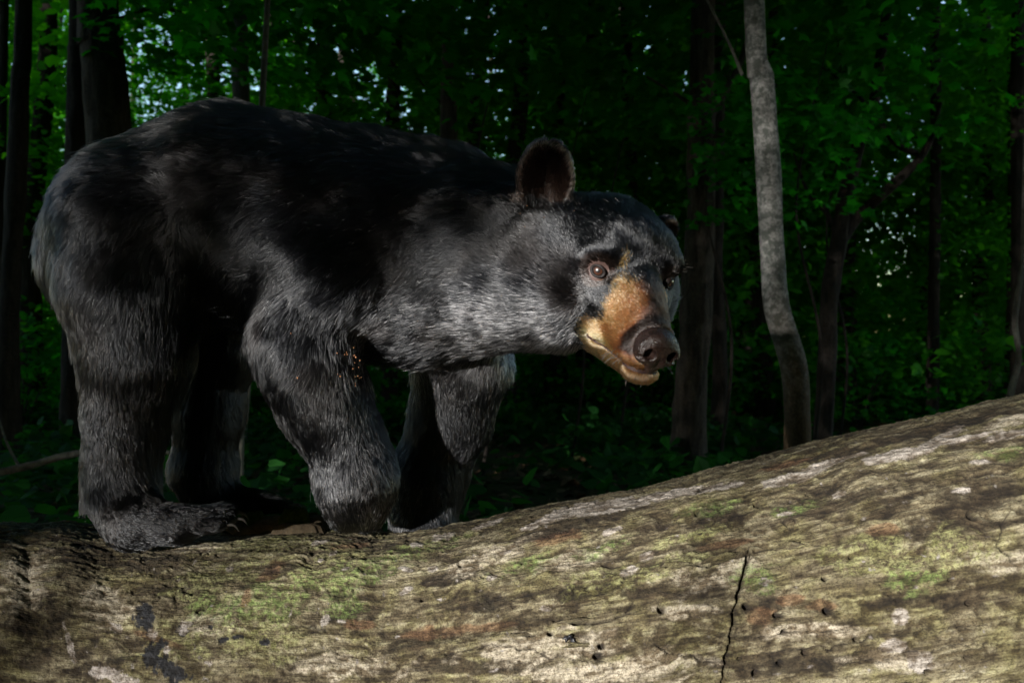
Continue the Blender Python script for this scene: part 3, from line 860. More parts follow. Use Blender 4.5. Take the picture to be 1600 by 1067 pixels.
# ------------------------------------------------------------------ claws
m = NT('claw_horn')
m.principled((0.055, 0.048, 0.042), 0.35, 0.5)
M_CLAW = m.m
def claw(p0, p1, p2, r):
    V, Fq = tube_geo([p0, p1, p2], [r, r * 0.75, r * 0.1], 9, 7)
    link('claw', mesh_np('claw', V - bear_inv, Fq), M_CLAW, bear)
for k, dy in enumerate((-0.03, -0.01, 0.01, 0.03)):
    q = P(452, 790, 0.135 + dy)
    claw(q, q + [0.018, 0, 0.002], q + [0.030, 0, -0.012], 0.0042)
for k, (dy, dx, dp) in enumerate(((-0.036, -8, 12), (-0.013, 6, 3), (0.010, 8, -6), (0.030, 0, -9))):
    q = P(358 + dx, 808 + dp, -0.085 + dy)
    claw(q, q + [0.018, 0, 0.0], q + [0.027, 0, -0.011], 0.0036)

# ------------------------------------------------------------------ fur
bn = np.zeros((len(BV), 3))
e1 = BV[BF[:, 2]] - BV[BF[:, 0]]; e2 = BV[BF[:, 3]] - BV[BF[:, 1]]
fn = np.cross(e1, e2)
for a in range(4): np.add.at(bn, BF[:, a], fn)
bn /= np.linalg.norm(bn, axis=1)[:, None] + 1e-12
farea = 0.5 * np.linalg.norm(fn, axis=1)
fc = BV[BF].mean(1)
fh = to_head(fc)
hw_f = smooth01(0.30, 0.20, np.linalg.norm((fh - [0, 0.03, 0]) * [1.0, 1.0, 1.0], axis=1)) * smooth01(-0.12, -0.06, fh[:, 1])
muz_f = smooth01(0.07, 0.11, fh[:, 1]) * (hw_f > 0.5)
DENS_BODY = 1.0
dens = (29e4 + 50e4 * hw_f + 120e4 * muz_f) * DENS_BODY          # hairs per square metre
dens *= np.where(fc[:, 2] < 0.52, 0, 1)
cntf = rng.poisson(farea * dens)
fi = np.repeat(np.arange(len(BF)), cntf)
NH = len(fi)
u, v = rng.random(NH)[:, None], rng.random(NH)[:, None]
q = BF[fi]
root = (BV[q[:, 0]] * (1 - u) + BV[q[:, 1]] * u) * (1 - v) + (BV[q[:, 3]] * (1 - u) + BV[q[:, 2]] * u) * v
nor = (bn[q[:, 0]] * (1 - u) + bn[q[:, 1]] * u) * (1 - v) + (bn[q[:, 3]] * (1 - u) + bn[q[:, 2]] * u) * v
nor /= np.linalg.norm(nor, axis=1)[:, None] + 1e-12
hl = to_head(root)
# leave the leather, the eyes and the mouth slit free
inn = (((hl - [0, 0.193, -0.040]) / [0.0265, 0.030, 0.0250]) ** 2).sum(1) < 1
eyed = np.minimum(np.linalg.norm(hl - np.array(EYES[0]), axis=1), np.linalg.norm(hl - np.array(EYES[1]), axis=1))
mouth_z = -0.072 + 0.006 * smooth01(0.13, 0.10, hl[:, 1])
inmouth = (hl[:, 1] > 0.10) & (np.abs(hl[:, 2] - mouth_z) < 0.0042) & (np.abs(hl[:, 0]) < 0.06)
keep = ~(inn | (eyed < 0.0138) | inmouth)
root, nor, hl, eyed, NH = root[keep], nor[keep], hl[keep], eyed[keep], int(keep.sum())
px, py = project(root)
hw = smooth01(0.25, 0.16, np.linalg.norm((hl - [0, 0.04, 0.0]), axis=1)) * smooth01(-0.10, -0.03, hl[:, 1])
# ear zone
def ear_q(E, R):
    return (hl - np.array(E[0])) @ R
qe = [ear_q(EAR_N, ER_N), ear_q(EAR_F, ER_F)]
near_i = np.argmin(np.stack([np.linalg.norm(x, axis=1) for x in qe]), 0)
qq = np.where(near_i[:, None] == 0, qe[0], qe[1])
on_ear = (np.abs(qq[:, 0]) < 0.045) & (np.abs(qq[:, 1]) < 0.03) & (qq[:, 2] > -0.030) & (qq[:, 2] < 0.065)
hw = np.where(on_ear, 1.0, hw)
nor_l = nor @ HM
ear_front = on_ear & ((np.einsum('ij,ij->i', nor_l @ ER_N, np.tile([0, 1.0, 0], (NH, 1))) > 0.3) if True else 0)
rim = on_ear & (((qq[:, 0] / 0.034) ** 2 + (qq[:, 2] / 0.050) ** 2) > 0.86) & (qq[:, 1] > -0.006)

# combing directions: (photo x, y, depth, direction, reach in m)
near, far = -0.15, 0.18
CTRL = [(330, 165, 0.05, (-1, 0, 0.0), .16), (500, 200, 0.04, (-1, 0, -.05), .16), (640, 235, 0.03, (-1, 0, -.1), .14), (760, 250, 0.0, (-1, .1, -.15), .12),
        (200, 200, 0.05, (-1, .1, -.5), .14), (110, 280, 0.05, (-.6, .2, -1), .14), (75, 400, 0.05, (-.1, .3, -1), .14), (120, 520, 0.0, (.1, 0, -1), .10),
        (200, 280, near, (-1, 0, -.35), .10), (160, 400, near, (-.5, 0, -1), .10), (235, 330, near, (-.8, 0, -.7), .05), (300, 360, near, (.7, 0, -.8), .05), (310, 440, near, (.45, 0, -1), .06),
        (270, 300, near, (-.3, 0, .6), .03), (220, 520, near, (-.15, 0, -1), .09), (190, 640, near, (.1, 0, -1), .09), (190, 740, near, (.35, 0, -1), .08), (230, 830, near, (1, 0, -.3), .06), (330, 815, near, (1, 0, -.1), .06),
        (400, 250, near, (-1, 0, -.25), .12), (400, 380, near, (-1, 0, -.6), .10), (370, 480, near, (-.6, 0, -1), .08), (520, 300, near, (-1, 0, -.5), .10), (620, 300, near, (-1, 0, -.35), .10),
        (560, 400, near, (-.9, 0, -.6), .09), (460, 430, near, (-.8, 0, -.9), .09), (430, 540, near, (-.15, 0, -1), .08), (510, 560, near, (-.3, 0, -1), .08), (490, 660, near, (.15, 0, -1), .08), (560, 660, near, (.1, 0, -1), .08),
        (550, 760, near, (.1, 0, -1), .07), (590, 800, near, (.2, 0, -1), .05), (640, 430, near, (-.9, 0, -.4), .08), (660, 520, near, (-.8, 0, -.5), .08), (740, 470, near, (-.8, 0, -.6), .08), (800, 500, near - .1, (-.8, 0, -.6), .07),
        (720, 360, near, (-1, 0, -.4), .09), (790, 330, near, (-1, 0, -.4), .08), (830, 420, -.25, (-.9, 0, -.5), .07), (700, 600, .1, (.1, 0, -1), .10), (690, 720, .1, (-.1, 0, -1), .10), (660, 790, .1, (0, 0, -1), .08),
        (320, 560, far, (0, 0, -1), .10), (320, 700, far, (0, 0, -1), .10), (420, 790, far - .04, (1, 0, 0), .06)]
acc = np.zeros((NH, 3)); wsum = np.zeros(NH)
for a, b_, Y, d, s in CTRL:
    c = P(a, b_, Y)
    dd = np.array(d, float); dd /= np.linalg.norm(dd)
    w = 1.0 / (1e-3 + (((root - c) ** 2).sum(1) / (s * s)) ** 1.6)
    acc += dd * w[:, None]; wsum += w
flow = acc / wsum[:, None]
fh_l = hl - np.array([0, 0.215, -0.036])
fh_l = fh_l / np.linalg.norm(fh_l, axis=1)[:, None]
away_eye = hl - np.array(EYES[0]); away_eye = np.where((hl[:, :1] < 0), away_eye, hl - np.array(EYES[1]))
away_eye /= np.linalg.norm(away_eye, axis=1)[:, None]
fh_l = fh_l + away_eye * (smooth01(0.045, 0.018, eyed) * 0.6)[:, None]
ear_l = np.where(near_i[:, None] == 0, (np.array([0.1, 0, 1.0]) @ ER_N.T)[None], (np.array([0.1, 0, 1.0]) @ ER_F.T)[None]) 
side_ear = np.stack([np.sign(qq[:, 0]) * 0.5, 0 * qq[:, 0], 0 * qq[:, 0]], 1)
fh_l = np.where(on_ear[:, None], ear_l + side_ear, fh_l)
fh_w = fh_l @ HM.T
flow = flow * (1 - hw)[:, None] + fh_w * hw[:, None]
# wander
nz3 = np.stack([fbm(root * 22, 3, 80 + k) for k in range(3)], 1)
nz1 = np.stack([fbm(root * 75, 2, 90 + k) for k in range(3)], 1)
flow = flow / (np.linalg.norm(flow, axis=1)[:, None] + 1e-9) + nz3 * 0.30 + nz1 * (0.26 + 0.05 * (1 - hw))[:, None] + rng.normal(0, 0.13, (NH, 3))
tan = flow - nor * np.einsum('ij,ij->i', flow, nor)[:, None]
tan /= np.linalg.norm(tan, axis=1)[:, None] + 1e-9

def pxw(cx, cy, rx, ry): return np.exp(-(((px - cx) / rx) ** 2 + ((py - cy) / ry) ** 2))
leg = smooth01(560, 640, py) * (1 - hw)
length = 0.034 - 0.008 * leg
length += 0.012 * pxw(340, 510, 60, 30) + 0.010 * pxw(620, 560, 120, 40) + 0.010 * pxw(120, 760, 40, 60)
foot = smooth01(770, 800, py) * (px < 480)
length = length * (1 - foot) + 0.009 * foot
wrist = pxw(560, 790, 70, 45)
length = length * (1 - 0.35 * wrist)
l_head = np.interp(hl[:, 1], [-0.08, -0.02, 0.03, 0.065, 0.09, 0.115, 0.17], [0.028, 0.025, 0.021, 0.018, 0.013, 0.011, 0.0095])
l_head *= 1 - 0.45 * smooth01(0.04, 0.018, eyed)
ruff = smooth01(0.05, 0.09, np.abs(hl[:, 0])) * smooth01(0.03, -0.04, hl[:, 2])
l_head += 0.012 * ruff
l_head = np.where(on_ear, np.where(ear_front, 0.011, 0.014), l_head)
length = length * (1 - hw) + l_head * hw
length *= rng.uniform(0.55, 1.15, NH) * np.where(rng.random(NH) < 0.03, 1.35, 1.0)
lift = 0.42 + 0.10 * leg + 0.25 * (on_ear & ~ear_front) + 0.25 * rim + rng.normal(0, 0.11, NH) + 0.22 * nz3[:, 0]
lift = lift + (0.20 + 0.1 * smooth01(0.08, 0.12, hl[:, 1])) * hw
lift = np.clip(lift, 0.10, 1.2)
K = 5
ts = np.linspace(0, 1, K)
pts = np.zeros((NH, K, 3))
sag = np.array([0, 0, -1.0])
for k, t in enumerate(ts):
    ang = lift * (1 - 0.85 * t)
    if k == 0: pts[:, 0] = root - nor * 0.0003; continue
    d = tan * np.cos(ang)[:, None] + nor * np.sin(ang)[:, None]
    pts[:, k] = pts[:, k - 1] + d * (length / (K - 1))[:, None]
# clumps
from mathutils.kdtree import KDTree
ng = max(200, NH // 16)
gi = rng.choice(NH, ng, replace=False)
kd = KDTree(ng)
rl = root.tolist()
for a, b_ in enumerate(gi.tolist()): kd.insert(rl[b_], a)
kd.balance()
own = gi[np.fromiter((kd.find(x)[1] for x in rl), int, NH)]
cl = (0.62 * rng.uniform(0.3, 1.0, NH) * (1 - 0.35 * hw))
cl *= (np.einsum('ij,ij->i', tan, tan[own]) > 0.3)
for k in range(1, K):
    tgt = root[own] + (pts[own, k] - root[own]) * (length / length[own])[:, None]
    pts[:, k] += (tgt - pts[:, k]) * (cl * ts[k])[:, None]

# colour of each hair
colr = np.tile(np.array([0.0038, 0.0040, 0.0048]), (NH, 1))
var = rng.uniform(0.45, 1.7, NH)[:, None]
brn = smooth01(0.1, 0.8, fbm(root * 9, 3, 120))[:, None]
colr = colr + brn * np.array([0.0030, 0.0020, 0.0012])
glare_grey = (1 - 0.75 * smooth01(0.05, 0.5, fbm(root * 16, 3, 150))) * np.clip(pxw(640, 530, 90, 50) + pxw(740, 500, 100, 45) + pxw(830, 520, 90, 40) + pxw(890, 545, 60, 32) + 0.6 * pxw(680, 565, 130, 35) + 0.8 * pxw(565, 775, 60, 50) + 0.12 * pxw(430, 480, 60, 120), 0, 1) * (1 - smooth01(0.05, 0.09, hl[:, 1]) * hw)  # where grey hairs paint in the bright light on throat, chest and wrist
gsel = (rng.random(NH) < 0.52 * glare_grey)[:, None]
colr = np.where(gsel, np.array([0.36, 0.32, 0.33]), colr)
onh = hw > 0.5
f_, x_, u_ = hl[:, 1], hl[:, 0], hl[:, 2]
wob = 0.006 * fbm(hl * 60, 2, 130)
muz_T = 0.084 + 0.30 * np.clip(u_ + 0.06, 0, 0.1) - 0.030 * smooth01(0.036, 0.018, np.abs(x_)) + 0.03 * smooth01(0.034, 0.046, np.abs(x_)) * smooth01(-0.050, -0.035, u_)
muz = onh * smooth01(-0.016, 0.018, f_ + wob - muz_T) * smooth01(0.027, 0.013, u_ + wob * 0.5)
muz = np.clip(muz, 0, 1)
topb = smooth01(0.033, 0.017, np.abs(x_ - 0.013) + wob + 0.10 * np.clip(0.13 - f_, 0, 1)) * smooth01(-0.050, -0.020, u_)      # brown bridge
nosed = smooth01(0.160, 0.176, f_ + wob) * smooth01(-0.062, -0.050, u_)
chin = smooth01(-0.068, -0.078, u_ + wob * 0.5)
lowlip = smooth01(-0.052, -0.066, u_ + wob * 0.5) * smooth01(0.165, 0.140, f_)
mc = np.tile(np.array([0.56, 0.155, 0.048]), (NH, 1))
mc = mc * (1 - topb[:, None]) + np.array([0.045, 0.020, 0.012]) * topb[:, None]
mc = mc * (1 - nosed[:, None]) + np.array([0.020, 0.010, 0.007]) * nosed[:, None]
mc = mc * (1 - lowlip[:, None]) + np.array([0.86, 0.29, 0.085]) * lowlip[:, None]
mc = mc * (1 - chin[:, None]) + np.array([0.74, 0.24, 0.085]) * chin[:, None]
mc *= 1 + 0.35 * fbm(hl * 90, 3, 140)[:, None]
mc *= (0.62 + 0.55 * smooth01(0.165, 0.105, f_))[:, None]
pick = (rng.random(NH) < muz)[:, None]
colr = np.where(pick, mc, colr)
spot = onh & (rng.random(NH) < 0.7 * smooth01(1.4, 0.4, np.sqrt(((x_ + 0.026) / 0.008) ** 2 + ((u_ - 0.034) / 0.011) ** 2) + wob * 60)) & (f_ > 0.06)
colr = np.where(spot[:, None], np.array([0.42, 0.13, 0.025]), colr)
colr = np.where((eyed < 0.024)[:, None] & onh[:, None], np.array([0.012, 0.009, 0.008]), colr)
colr = np.where((ear_front)[:, None], np.array([0.018, 0.010, 0.007]), colr)
colr = np.where(rim[:, None] & (rng.random(NH) < 0.5)[:, None], np.array([0.20, 0.13, 0.10]), colr)
colr = colr * np.where(muz[:, None] > 0.5, 0.25 + 0.75 * var, var)

# radius
r0 = 0.00034 * (1 - hw) + hw * np.interp(f_, [-0.05, 0.05, 0.12], [0.00036, 0.00034, 0.00042])
r0 = r0 * rng.uniform(0.7, 1.25, NH)
prof = np.array([1.0, 1.0, 0.85, 0.6, 0.12])
hc = bpy.data.hair_curves.new('fur')
hc.add_curves([K] * NH)
hc.attributes['position'].data.foreach_set('vector', (pts - bear_inv).astype(np.float32).ravel())
ra = hc.attributes.get('radius') or hc.attributes.new('radius', 'FLOAT', 'POINT')
ra.data.foreach_set('value', (r0[:, None] * prof).astype(np.float32).ravel())
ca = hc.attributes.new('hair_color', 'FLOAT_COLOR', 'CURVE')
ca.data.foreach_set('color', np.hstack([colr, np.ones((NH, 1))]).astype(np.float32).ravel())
m = NT('fur')
hb = m.n('ShaderNodeBsdfHairPrincipled', model='CHIANG', parametrization='COLOR')
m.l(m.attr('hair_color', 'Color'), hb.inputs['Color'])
hb.inputs['Roughness'].default_value = 0.19
hb.inputs['IOR'].default_value = 1.46
hb.inputs['Radial Roughness'].default_value = 0.45
hb.inputs['Coat'].default_value = 0.0
hb.inputs['Random Roughness'].default_value = 0.5
m.l(hb.outputs[0], m.out.inputs[0])
M_FUR = m.m
hc.materials.append(M_FUR)
fur = bpy.data.objects.new('fur', hc)
col.objects.link(fur)
fur.parent = bear

# whiskers, brow bristles and loose long hairs
wp = []
def bristle(p, d, l, r=0.00022, curve=0.25):
    d = np.array(d, float); d /= np.linalg.norm(d)
    s = np.array([0, 0, -1.0])
    wp.append(([p, p + d * l * 0.5, p + d * l + s * l * curve], [r, r * 0.8, r * 0.2]))
for k in range(26):
    s = random.choice((-1, 1))
    p = hd(s * random.uniform(0.024, 0.034), random.uniform(0.12, 0.18), random.uniform(-0.075, -0.055))
    bristle(p, HM @ np.array([s * random.uniform(0.6, 1), random.uniform(-0.2, 0.5), random.uniform(-0.6, 0.1)]), random.uniform(0.010, 0.024), 0.00007)
for k in range(12):
    p = hd(random.uniform(0.040, 0.060), random.uniform(0.06, 0.08), random.uniform(0.030, 0.045))
    bristle(p, HM @ np.array([random.uniform(0.5, 1), random.uniform(0.2, 0.6), random.uniform(0.0, 0.5)]), random.uniform(0.012, 0.040), 0.00012, 0.1)
for k in range(10):
    p = hd(random.uniform(-0.02, 0.02), random.uniform(0.14, 0.17), -0.095)
    bristle(p, HM @ np.array([random.uniform(-0.4, 0.4), random.uniform(0, 0.5), -1]), random.uniform(0.004, 0.012), 0.00008)
bristle(P(632, 411, -0.165), (1, -0.3, 0.05), 0.045, 0.0004, 0.08)
V, Fq = join_geo([tube_geo(a, b_, 8, 4) for a, b_ in wp])
m = NT('whisker')
m.principled((0.10, 0.085, 0.075), 0.4, 0.5)
wo_ = link('whiskers', mesh_np('whiskers', V - bear_inv, Fq), m.m, bear)
wo_['kind'] = 'stuff'
# seed crumbs caught in the chest fur
m = NT('seed_crumb')
m.principled((0.42, 0.19, 0.09), 0.6, 0.3)
cr = []
sphV, sphF = uv_sphere(1.0, 6, 5)
cand = np.where(((px > 455) & (px < 575) & (py > 505) & (py < 600)) & (root[:, 1] < -0.1))[0]
wgt = np.exp(-(((px[cand] - 552) / 22) ** 2 + ((py[cand] - 548) / 30) ** 2)) + 0.05
for k in rng.choice(cand, 34, replace=False, p=wgt / wgt.sum()):
    c = pts[k, 3] + nor[k] * 0.006
    cr.append((c + sphV * rng.uniform(0.0006, 0.0013) * rng.uniform(0.7, 1.4, 3), sphF))
cand = np.where((on_ear | (np.abs(px - 850) < 60) & (np.abs(py - 330) < 60)) & (root[:, 1] < -0.1))[0]
for k in rng.choice(cand, 22, replace=False):
    cr.append((pts[k, 3] + nor[k] * 0.003 + sphV * rng.uniform(0.0004, 0.0009), sphF))
V, Fq = join_geo(cr)
co = link('seed_crumbs', mesh_np('seed_crumbs', V - bear_inv, Fq), m.m, bear)
co['kind'] = 'stuff'
print('fur', NH, round(time.time() - T0, 1))

# ------------------------------------------------------------------ forest floor
n = 420
gxx = np.concatenate([-np.geomspace(1, 140, 120)[::-1] + 1 - 7, np.linspace(-7, 9, 180)[1:-1], np.geomspace(1, 140, 120) - 1 + 9])
gyy = np.concatenate([np.linspace(-14, 14, 240), np.geomspace(1, 150, 110)[1:] - 1 + 14, ])
gyy = np.concatenate([-np.geomspace(1, 60, 40)[::-1][:-1] + 1 - 14, gyy])
A, B = np.meshgrid(gxx, gyy, indexing='ij')
q = np.stack([A.ravel(), B.ravel(), 0 * A.ravel()], 1)
def ground_z(q):
    return 0.10 * fbm(q * 0.35, 3, 200) + 0.03 * fbm(q * 2.1, 3, 204) - 0.05
gz_ = ground_z(q) + 0.012 * fbm(q * 11, 3, 207)
def gz_at(x, y): return float(ground_z(np.array([[x, y, 0.0]]))[0])
V = np.stack([A.ravel(), B.ravel(), gz_], 1)
na, nb = A.shape
i, j = np.meshgrid(np.arange(na - 1), np.arange(nb - 1), indexing='ij')
Fq = np.stack([i * nb + j, (i + 1) * nb + j, (i + 1) * nb + j + 1, i * nb + j + 1], -1).reshape(-1, 4)
m = NT('forest_soil')
tc = m.n('ShaderNodeTexCoord').outputs['Object']
a1, a2 = m.noise(tc, 1.7, 6, 0.65), m.noise(tc, 22, 6, 0.7)
c = m.ramp(a2, [(0.3, (0.022, 0.015, 0.009)), (0.55, (0.075, 0.050, 0.028)), (0.75, (0.13, 0.09, 0.05))])
c = m.mix(m.ramp(a1, [(0.42, (0, 0, 0)), (0.58, (0.85,) * 3)]), c, m.ramp(a2, [(0.3, (0.012, 0.035, 0.006)), (0.7, (0.05, 0.09, 0.015))]))
m.principled(c, 0.95, 0.15, a2, 0.03)
set_props(link('forest_floor', mesh_np('forest_floor', V, Fq), m.m), kind='structure')

# ------------------------------------------------------------------ leaves
def leaf_mat(name, base, trans, spread=0.25):
    m = NT(name)
    lv = m.attr('tint')
    oi = m.n('ShaderNodeObjectInfo').outputs['Random']
    h = m.math('ADD', m.math('MULTIPLY', lv, 0.7), m.math('MULTIPLY', oi, 0.3))
    lo = tuple(x * (1 - spread * 1.6) for x in base); hi = tuple(x * (1 + spread * 2) for x in base)
    c = m.ramp(h, [(0.0, lo), (0.6, base), (1.0, (hi[0] * 1.6, hi[1] * 1.15, hi[2]))])
    ct = m.ramp(h, [(0.0, tuple(x * 0.7 for x in trans)), (1.0, (trans[0] * 1.7, trans[1] * 1.2, trans[2]))])
    d = m.n('ShaderNodeBsdfDiffuse'); m.l(c, d.inputs[0])
    t = m.n('ShaderNodeBsdfTranslucent'); m.l(ct, t.inputs[0])
    g = m.n('ShaderNodeBsdfGlossy'); g.inputs['Roughness'].default_value = 0.55; g.inputs[0].default_value = (0.5, 0.6, 0.5, 1)
    mx = m.n('ShaderNodeMixShader'); mx.inputs[0].default_value = 0.5; m.l(d.outputs[0], mx.inputs[1]); m.l(t.outputs[0], mx.inputs[2])
    m2 = m.n('ShaderNodeMixShader'); m2.inputs[0].default_value = 0.03; m.l(mx.outputs[0], m2.inputs[1]); m.l(g.outputs[0], m2.inputs[2])
    m.l(m2.outputs[0], m.out.inputs[0])
    return m.m
M_LEAF = leaf_mat('maple_leaf', (0.010, 0.125, 0.005), (0.022, 0.34, 0.004))
M_LEAF_FAR = leaf_mat('far_leaf', (0.026, 0.17, 0.005), (0.10, 0.55, 0.006))
M_FERN = leaf_mat('ground_leaf', (0.012, 0.075, 0.012), (0.02, 0.15, 0.01))

# five-lobed leaf outline (stem at the origin, tip along +y)
MAPLE = np.array([(0, 0), (0.16, 0.03), (0.46, -0.04), (0.34, 0.20), (0.62, 0.46), (0.30, 0.48), (0.22, 0.62), (0, 1.0),
                  (-0.22, 0.62), (-0.30, 0.48), (-0.62, 0.46), (-0.34, 0.20), (-0.46, -0.04), (-0.16, 0.03)])
SIMPLE = np.array([(0, 0), (0.42, 0.10), (0.46, 0.48), (0, 1.0), (-0.46, 0.48), (-0.42, 0.10)])
def leaves_geo(c, size, normal, heading, outline, fold=0.18, rs=None):
    """one folded polygon pair per leaf -> V, F(list), tint per vertex"""
    N = len(c)
    n = normal / np.linalg.norm(normal, axis=1)[:, None]
    y = heading - n * np.einsum('ij,ij->i', heading, n)[:, None]
    y /= np.linalg.norm(y, axis=1)[:, None] + 1e-9
    x = np.cross(y, n)
    k = len(outline)
    o = outline
    z = -fold * np.abs(o[:, 0]) - 0.10 * o[:, 1] ** 2
    V = c[:, None] + size[:, None, None] * (x[:, None] * o[None, :, :1] + y[:, None] * o[None, :, 1:2] + n[:, None] * z[None, :, None])
    half = k // 2
    b = (np.arange(N) * k)[:, None]
    right = b + np.arange(0, half + 1)[None]
    left = b + np.r_[half:k, 0][None]
    tint = np.repeat(rng.random(N), k)
    return V.reshape(-1, 3), [right, left], tint

def spray_points(n_spray, n_leaf, box, flat=0.10, spread=0.5, density_fn=None):
    """leaves in loose, nearly level sprays, as maple twigs carry them"""
    lo, hi = np.array(box[0]), np.array(box[1])
    cc = lo + rng.random((n_spray, 3)) * (hi - lo)
    if density_fn is not None: cc = cc[density_fn(cc)]
    ns = len(cc)
    head = rng.normal(size=(ns, 3)); head[:, 2] *= 0.25
    head /= np.linalg.norm(head, axis=1)[:, None]
    side = np.cross(head, [0, 0, 1.0]); side /= np.linalg.norm(side, axis=1)[:, None]
    sz = rng.uniform(0.6, 1.3, ns) * spread
    t = rng.random((ns, n_leaf)); s = rng.normal(0, 0.45, (ns, n_leaf)) * (1.1 - t)
    c = cc[:, None] + head[:, None] * (t * sz[:, None])[..., None] + side[:, None] * (s * sz[:, None])[..., None] + np.array([0, 0, 1.0]) * (rng.normal(0, flat, (ns, n_leaf)) * sz[:, None] - 0.18 * t * sz[:, None])[..., None]
    hd_ = head[:, None] + side[:, None] * (np.sign(s) * 0.8)[..., None] + rng.normal(0, 0.3, (ns, n_leaf, 3))
    nn = np.array([0, 0, 1.0]) + rng.normal(0, 0.42, (ns, n_leaf, 3))
    tw = [(cc[k], cc[k] + head[k] * sz[k] + np.array([0, 0, -0.15 * sz[k]])) for k in range(ns)]
    return c.reshape(-1, 3), nn.reshape(-1, 3), hd_.reshape(-1, 3), tw

def crown_mesh(name, n_spray, n_leaf, shape, leaf, outline, mat, spread=0.5):
    """shape: (rx, ry, rz) ellipsoid-ish crown round the origin"""
    R = np.array(shape)
    def inside(c):
        q = c / R
        r = np.linalg.norm(q, axis=1)
        return (r < 1 + 0.25 * fbm(c * 1.1, 2, int(n_spray) + 300)) & (fbm(c * 1.6, 2, int(n_spray) + 310) > -0.28)
    c, nn, h, tw = spray_points(n_spray * 2, n_leaf, (-R * 1.2, R * 1.2), spread=spread, density_fn=inside)
    V, Fl, tint = leaves_geo(c, leaf * rng.uniform(0.6, 1.25, len(c)), nn, h, outline)
    me = mesh_np(name, V, Fl, smooth=False)
    add_attr(me, 'tint', 'FLOAT', 'POINT', tint)
    me.materials.append(mat)
    return me

CROWN_FAR = [crown_mesh('crown', 300, 26, (2.6, 2.6, 2.6), 0.13, SIMPLE, M_LEAF_FAR, 0.8) for _ in range(4)]
CROWN_MID = [crown_mesh('crown', 260, 16, (1.6, 1.6, 1.5), 0.11, MAPLE, M_LEAF, 0.6) for _ in range(4)]
CROWN_NEAR = [crown_mesh('crown', 70, 12, (0.9, 0.8, 0.45), 0.105, MAPLE, M_LEAF, 0.5) for _ in range(4)]

# ------------------------------------------------------------------ bark
def bark_mat(name, dark, light, scale=1.0, lichen=0.0, lich_col=(0.1, 0.12, 0.09), furrow=True, low=None, low_z=0.0):
    m = NT(name)
    tc = m.n('ShaderNodeTexCoord').outputs['Object']
    mp = m.n('ShaderNodeMapping'); mp.inputs['Scale'].default_value = (1, 1, 0.18 if furrow else 1.3); m.l(tc, mp.inputs[0])
    a = m.noise(mp.outputs[0], 26 * scale, 6, 0.7, 0.5)
    b = m.noise(tc, 60 * scale, 5, 0.7)
    c = m.ramp(a, [(0.32, dark), (0.62, light)])
    c = m.mix(0.7, c, m.ramp(b, [(0.35, (0.45,) * 3), (0.6, (1.15,) * 3)]), 'MULTIPLY')
    if lichen:
        l = m.ramp(m.noise(tc, 13 * scale, 5, 0.7), [(0.47, (0, 0, 0)), (0.56, (lichen,) * 3)])
        c = m.mix(l, c, lich_col)
    if low is not None:
        sx = m.n('ShaderNodeSeparateXYZ'); m.l(tc, sx.inputs[0])
        zz = m.math('ADD', sx.outputs[2], m.math('MULTIPLY', a, 0.25))
        f = m.n('ShaderNodeMapRange'); f.inputs[1].default_value = low_z + 0.50; f.inputs[2].default_value = low_z - 0.25
        m.l(zz, f.inputs[0])
        c = m.mix(f.outputs[0], c, m.ramp(b, [(0.35, tuple(x * 0.4 for x in low)), (0.65, low)]))
    m.principled(c, 0.92, 0.15, m.math('ADD', a, m.math('MULTIPLY', b, 0.4)), 0.02 if furrow else 0.006)
    return m.m
B_PALE = bark_mat('pale_smooth_bark', (0.10, 0.095, 0.09), (0.30, 0.29, 0.27), 1.6, 0.95, (0.07, 0.075, 0.065), furrow=False, low=(0.11, 0.07, 0.04), low_z=0.95)
B_FURROW = bark_mat('furrowed_bark', (0.018, 0.014, 0.011), (0.085, 0.068, 0.056))
B_DARK = bark_mat('dark_tree_bark', (0.012, 0.010, 0.008), (0.045, 0.036, 0.030), 0.8)
B_GREY = bark_mat('grey_tree_bark', (0.05, 0.045, 0.04), (0.14, 0.125, 0.11), 0.8, 0.5)

def at(px, py, d):
    """point at distance d ahead of the camera"""
    return P(px, py, d - DIST)
def trunk_from(pix, d, widths, mat, parent, seed=0, n_len=60, n_round=20, rough=0.10, name='trunk', root_z=None, top=None):
    pts = [at(a, b, d) for a, b in pix]
    rad = [w / 2 * d / F_PX for w in widths]
    if root_z is not None:
        pts[-1] = np.array(pts[-1])
        pts.append(np.array([pts[-1][0] + 0.1 * (pts[-1][0] - pts[-2][0]), pts[-1][1], root_z - 0.15])); rad.append(rad[-1] * 1.15)
    if top is not None:
        d0 = pts[0] - pts[1]; d0 /= np.linalg.norm(d0)
        pts.insert(0, pts[0] + (d0 * 0.6 + np.array([0, 0, 0.8])) * top); rad.insert(0, rad[0] * 0.55)
    V, Fq = tube_geo(pts, rad, n_len, n_round, rough, seed)
    base = np.array(parent.location)
    return link(name, mesh_np(name, V - base, Fq), mat, parent), pts, rad

def branch(parent, pix, d, widths, mat, seed=0, name='branch', dd=None):
    dd = dd or [0] * len(pix)
    pts = [at(a, b, d + e) for (a, b), e in zip(pix, dd)]
    V, Fq = tube_geo(pts, [w / 2 * d / F_PX for w in widths], 26, 8, 0.08, seed)
    return link(name, mesh_np(name, V - np.array(parent.location), Fq), mat, parent)

def crown_on(parent, me, off, rz=None, sc=1.0):
    o = bpy.data.objects.new('crown', me)
    o.parent = parent
    o.location = off
    o.rotation_euler = (rng.uniform(-.2, .2), rng.uniform(-.2, .2), rng.uniform(0, 6.28) if rz is None else rz)
    o.scale = (sc, sc, sc * rng.uniform(0.8, 1.1))
    col.objects.link(o)
    return o

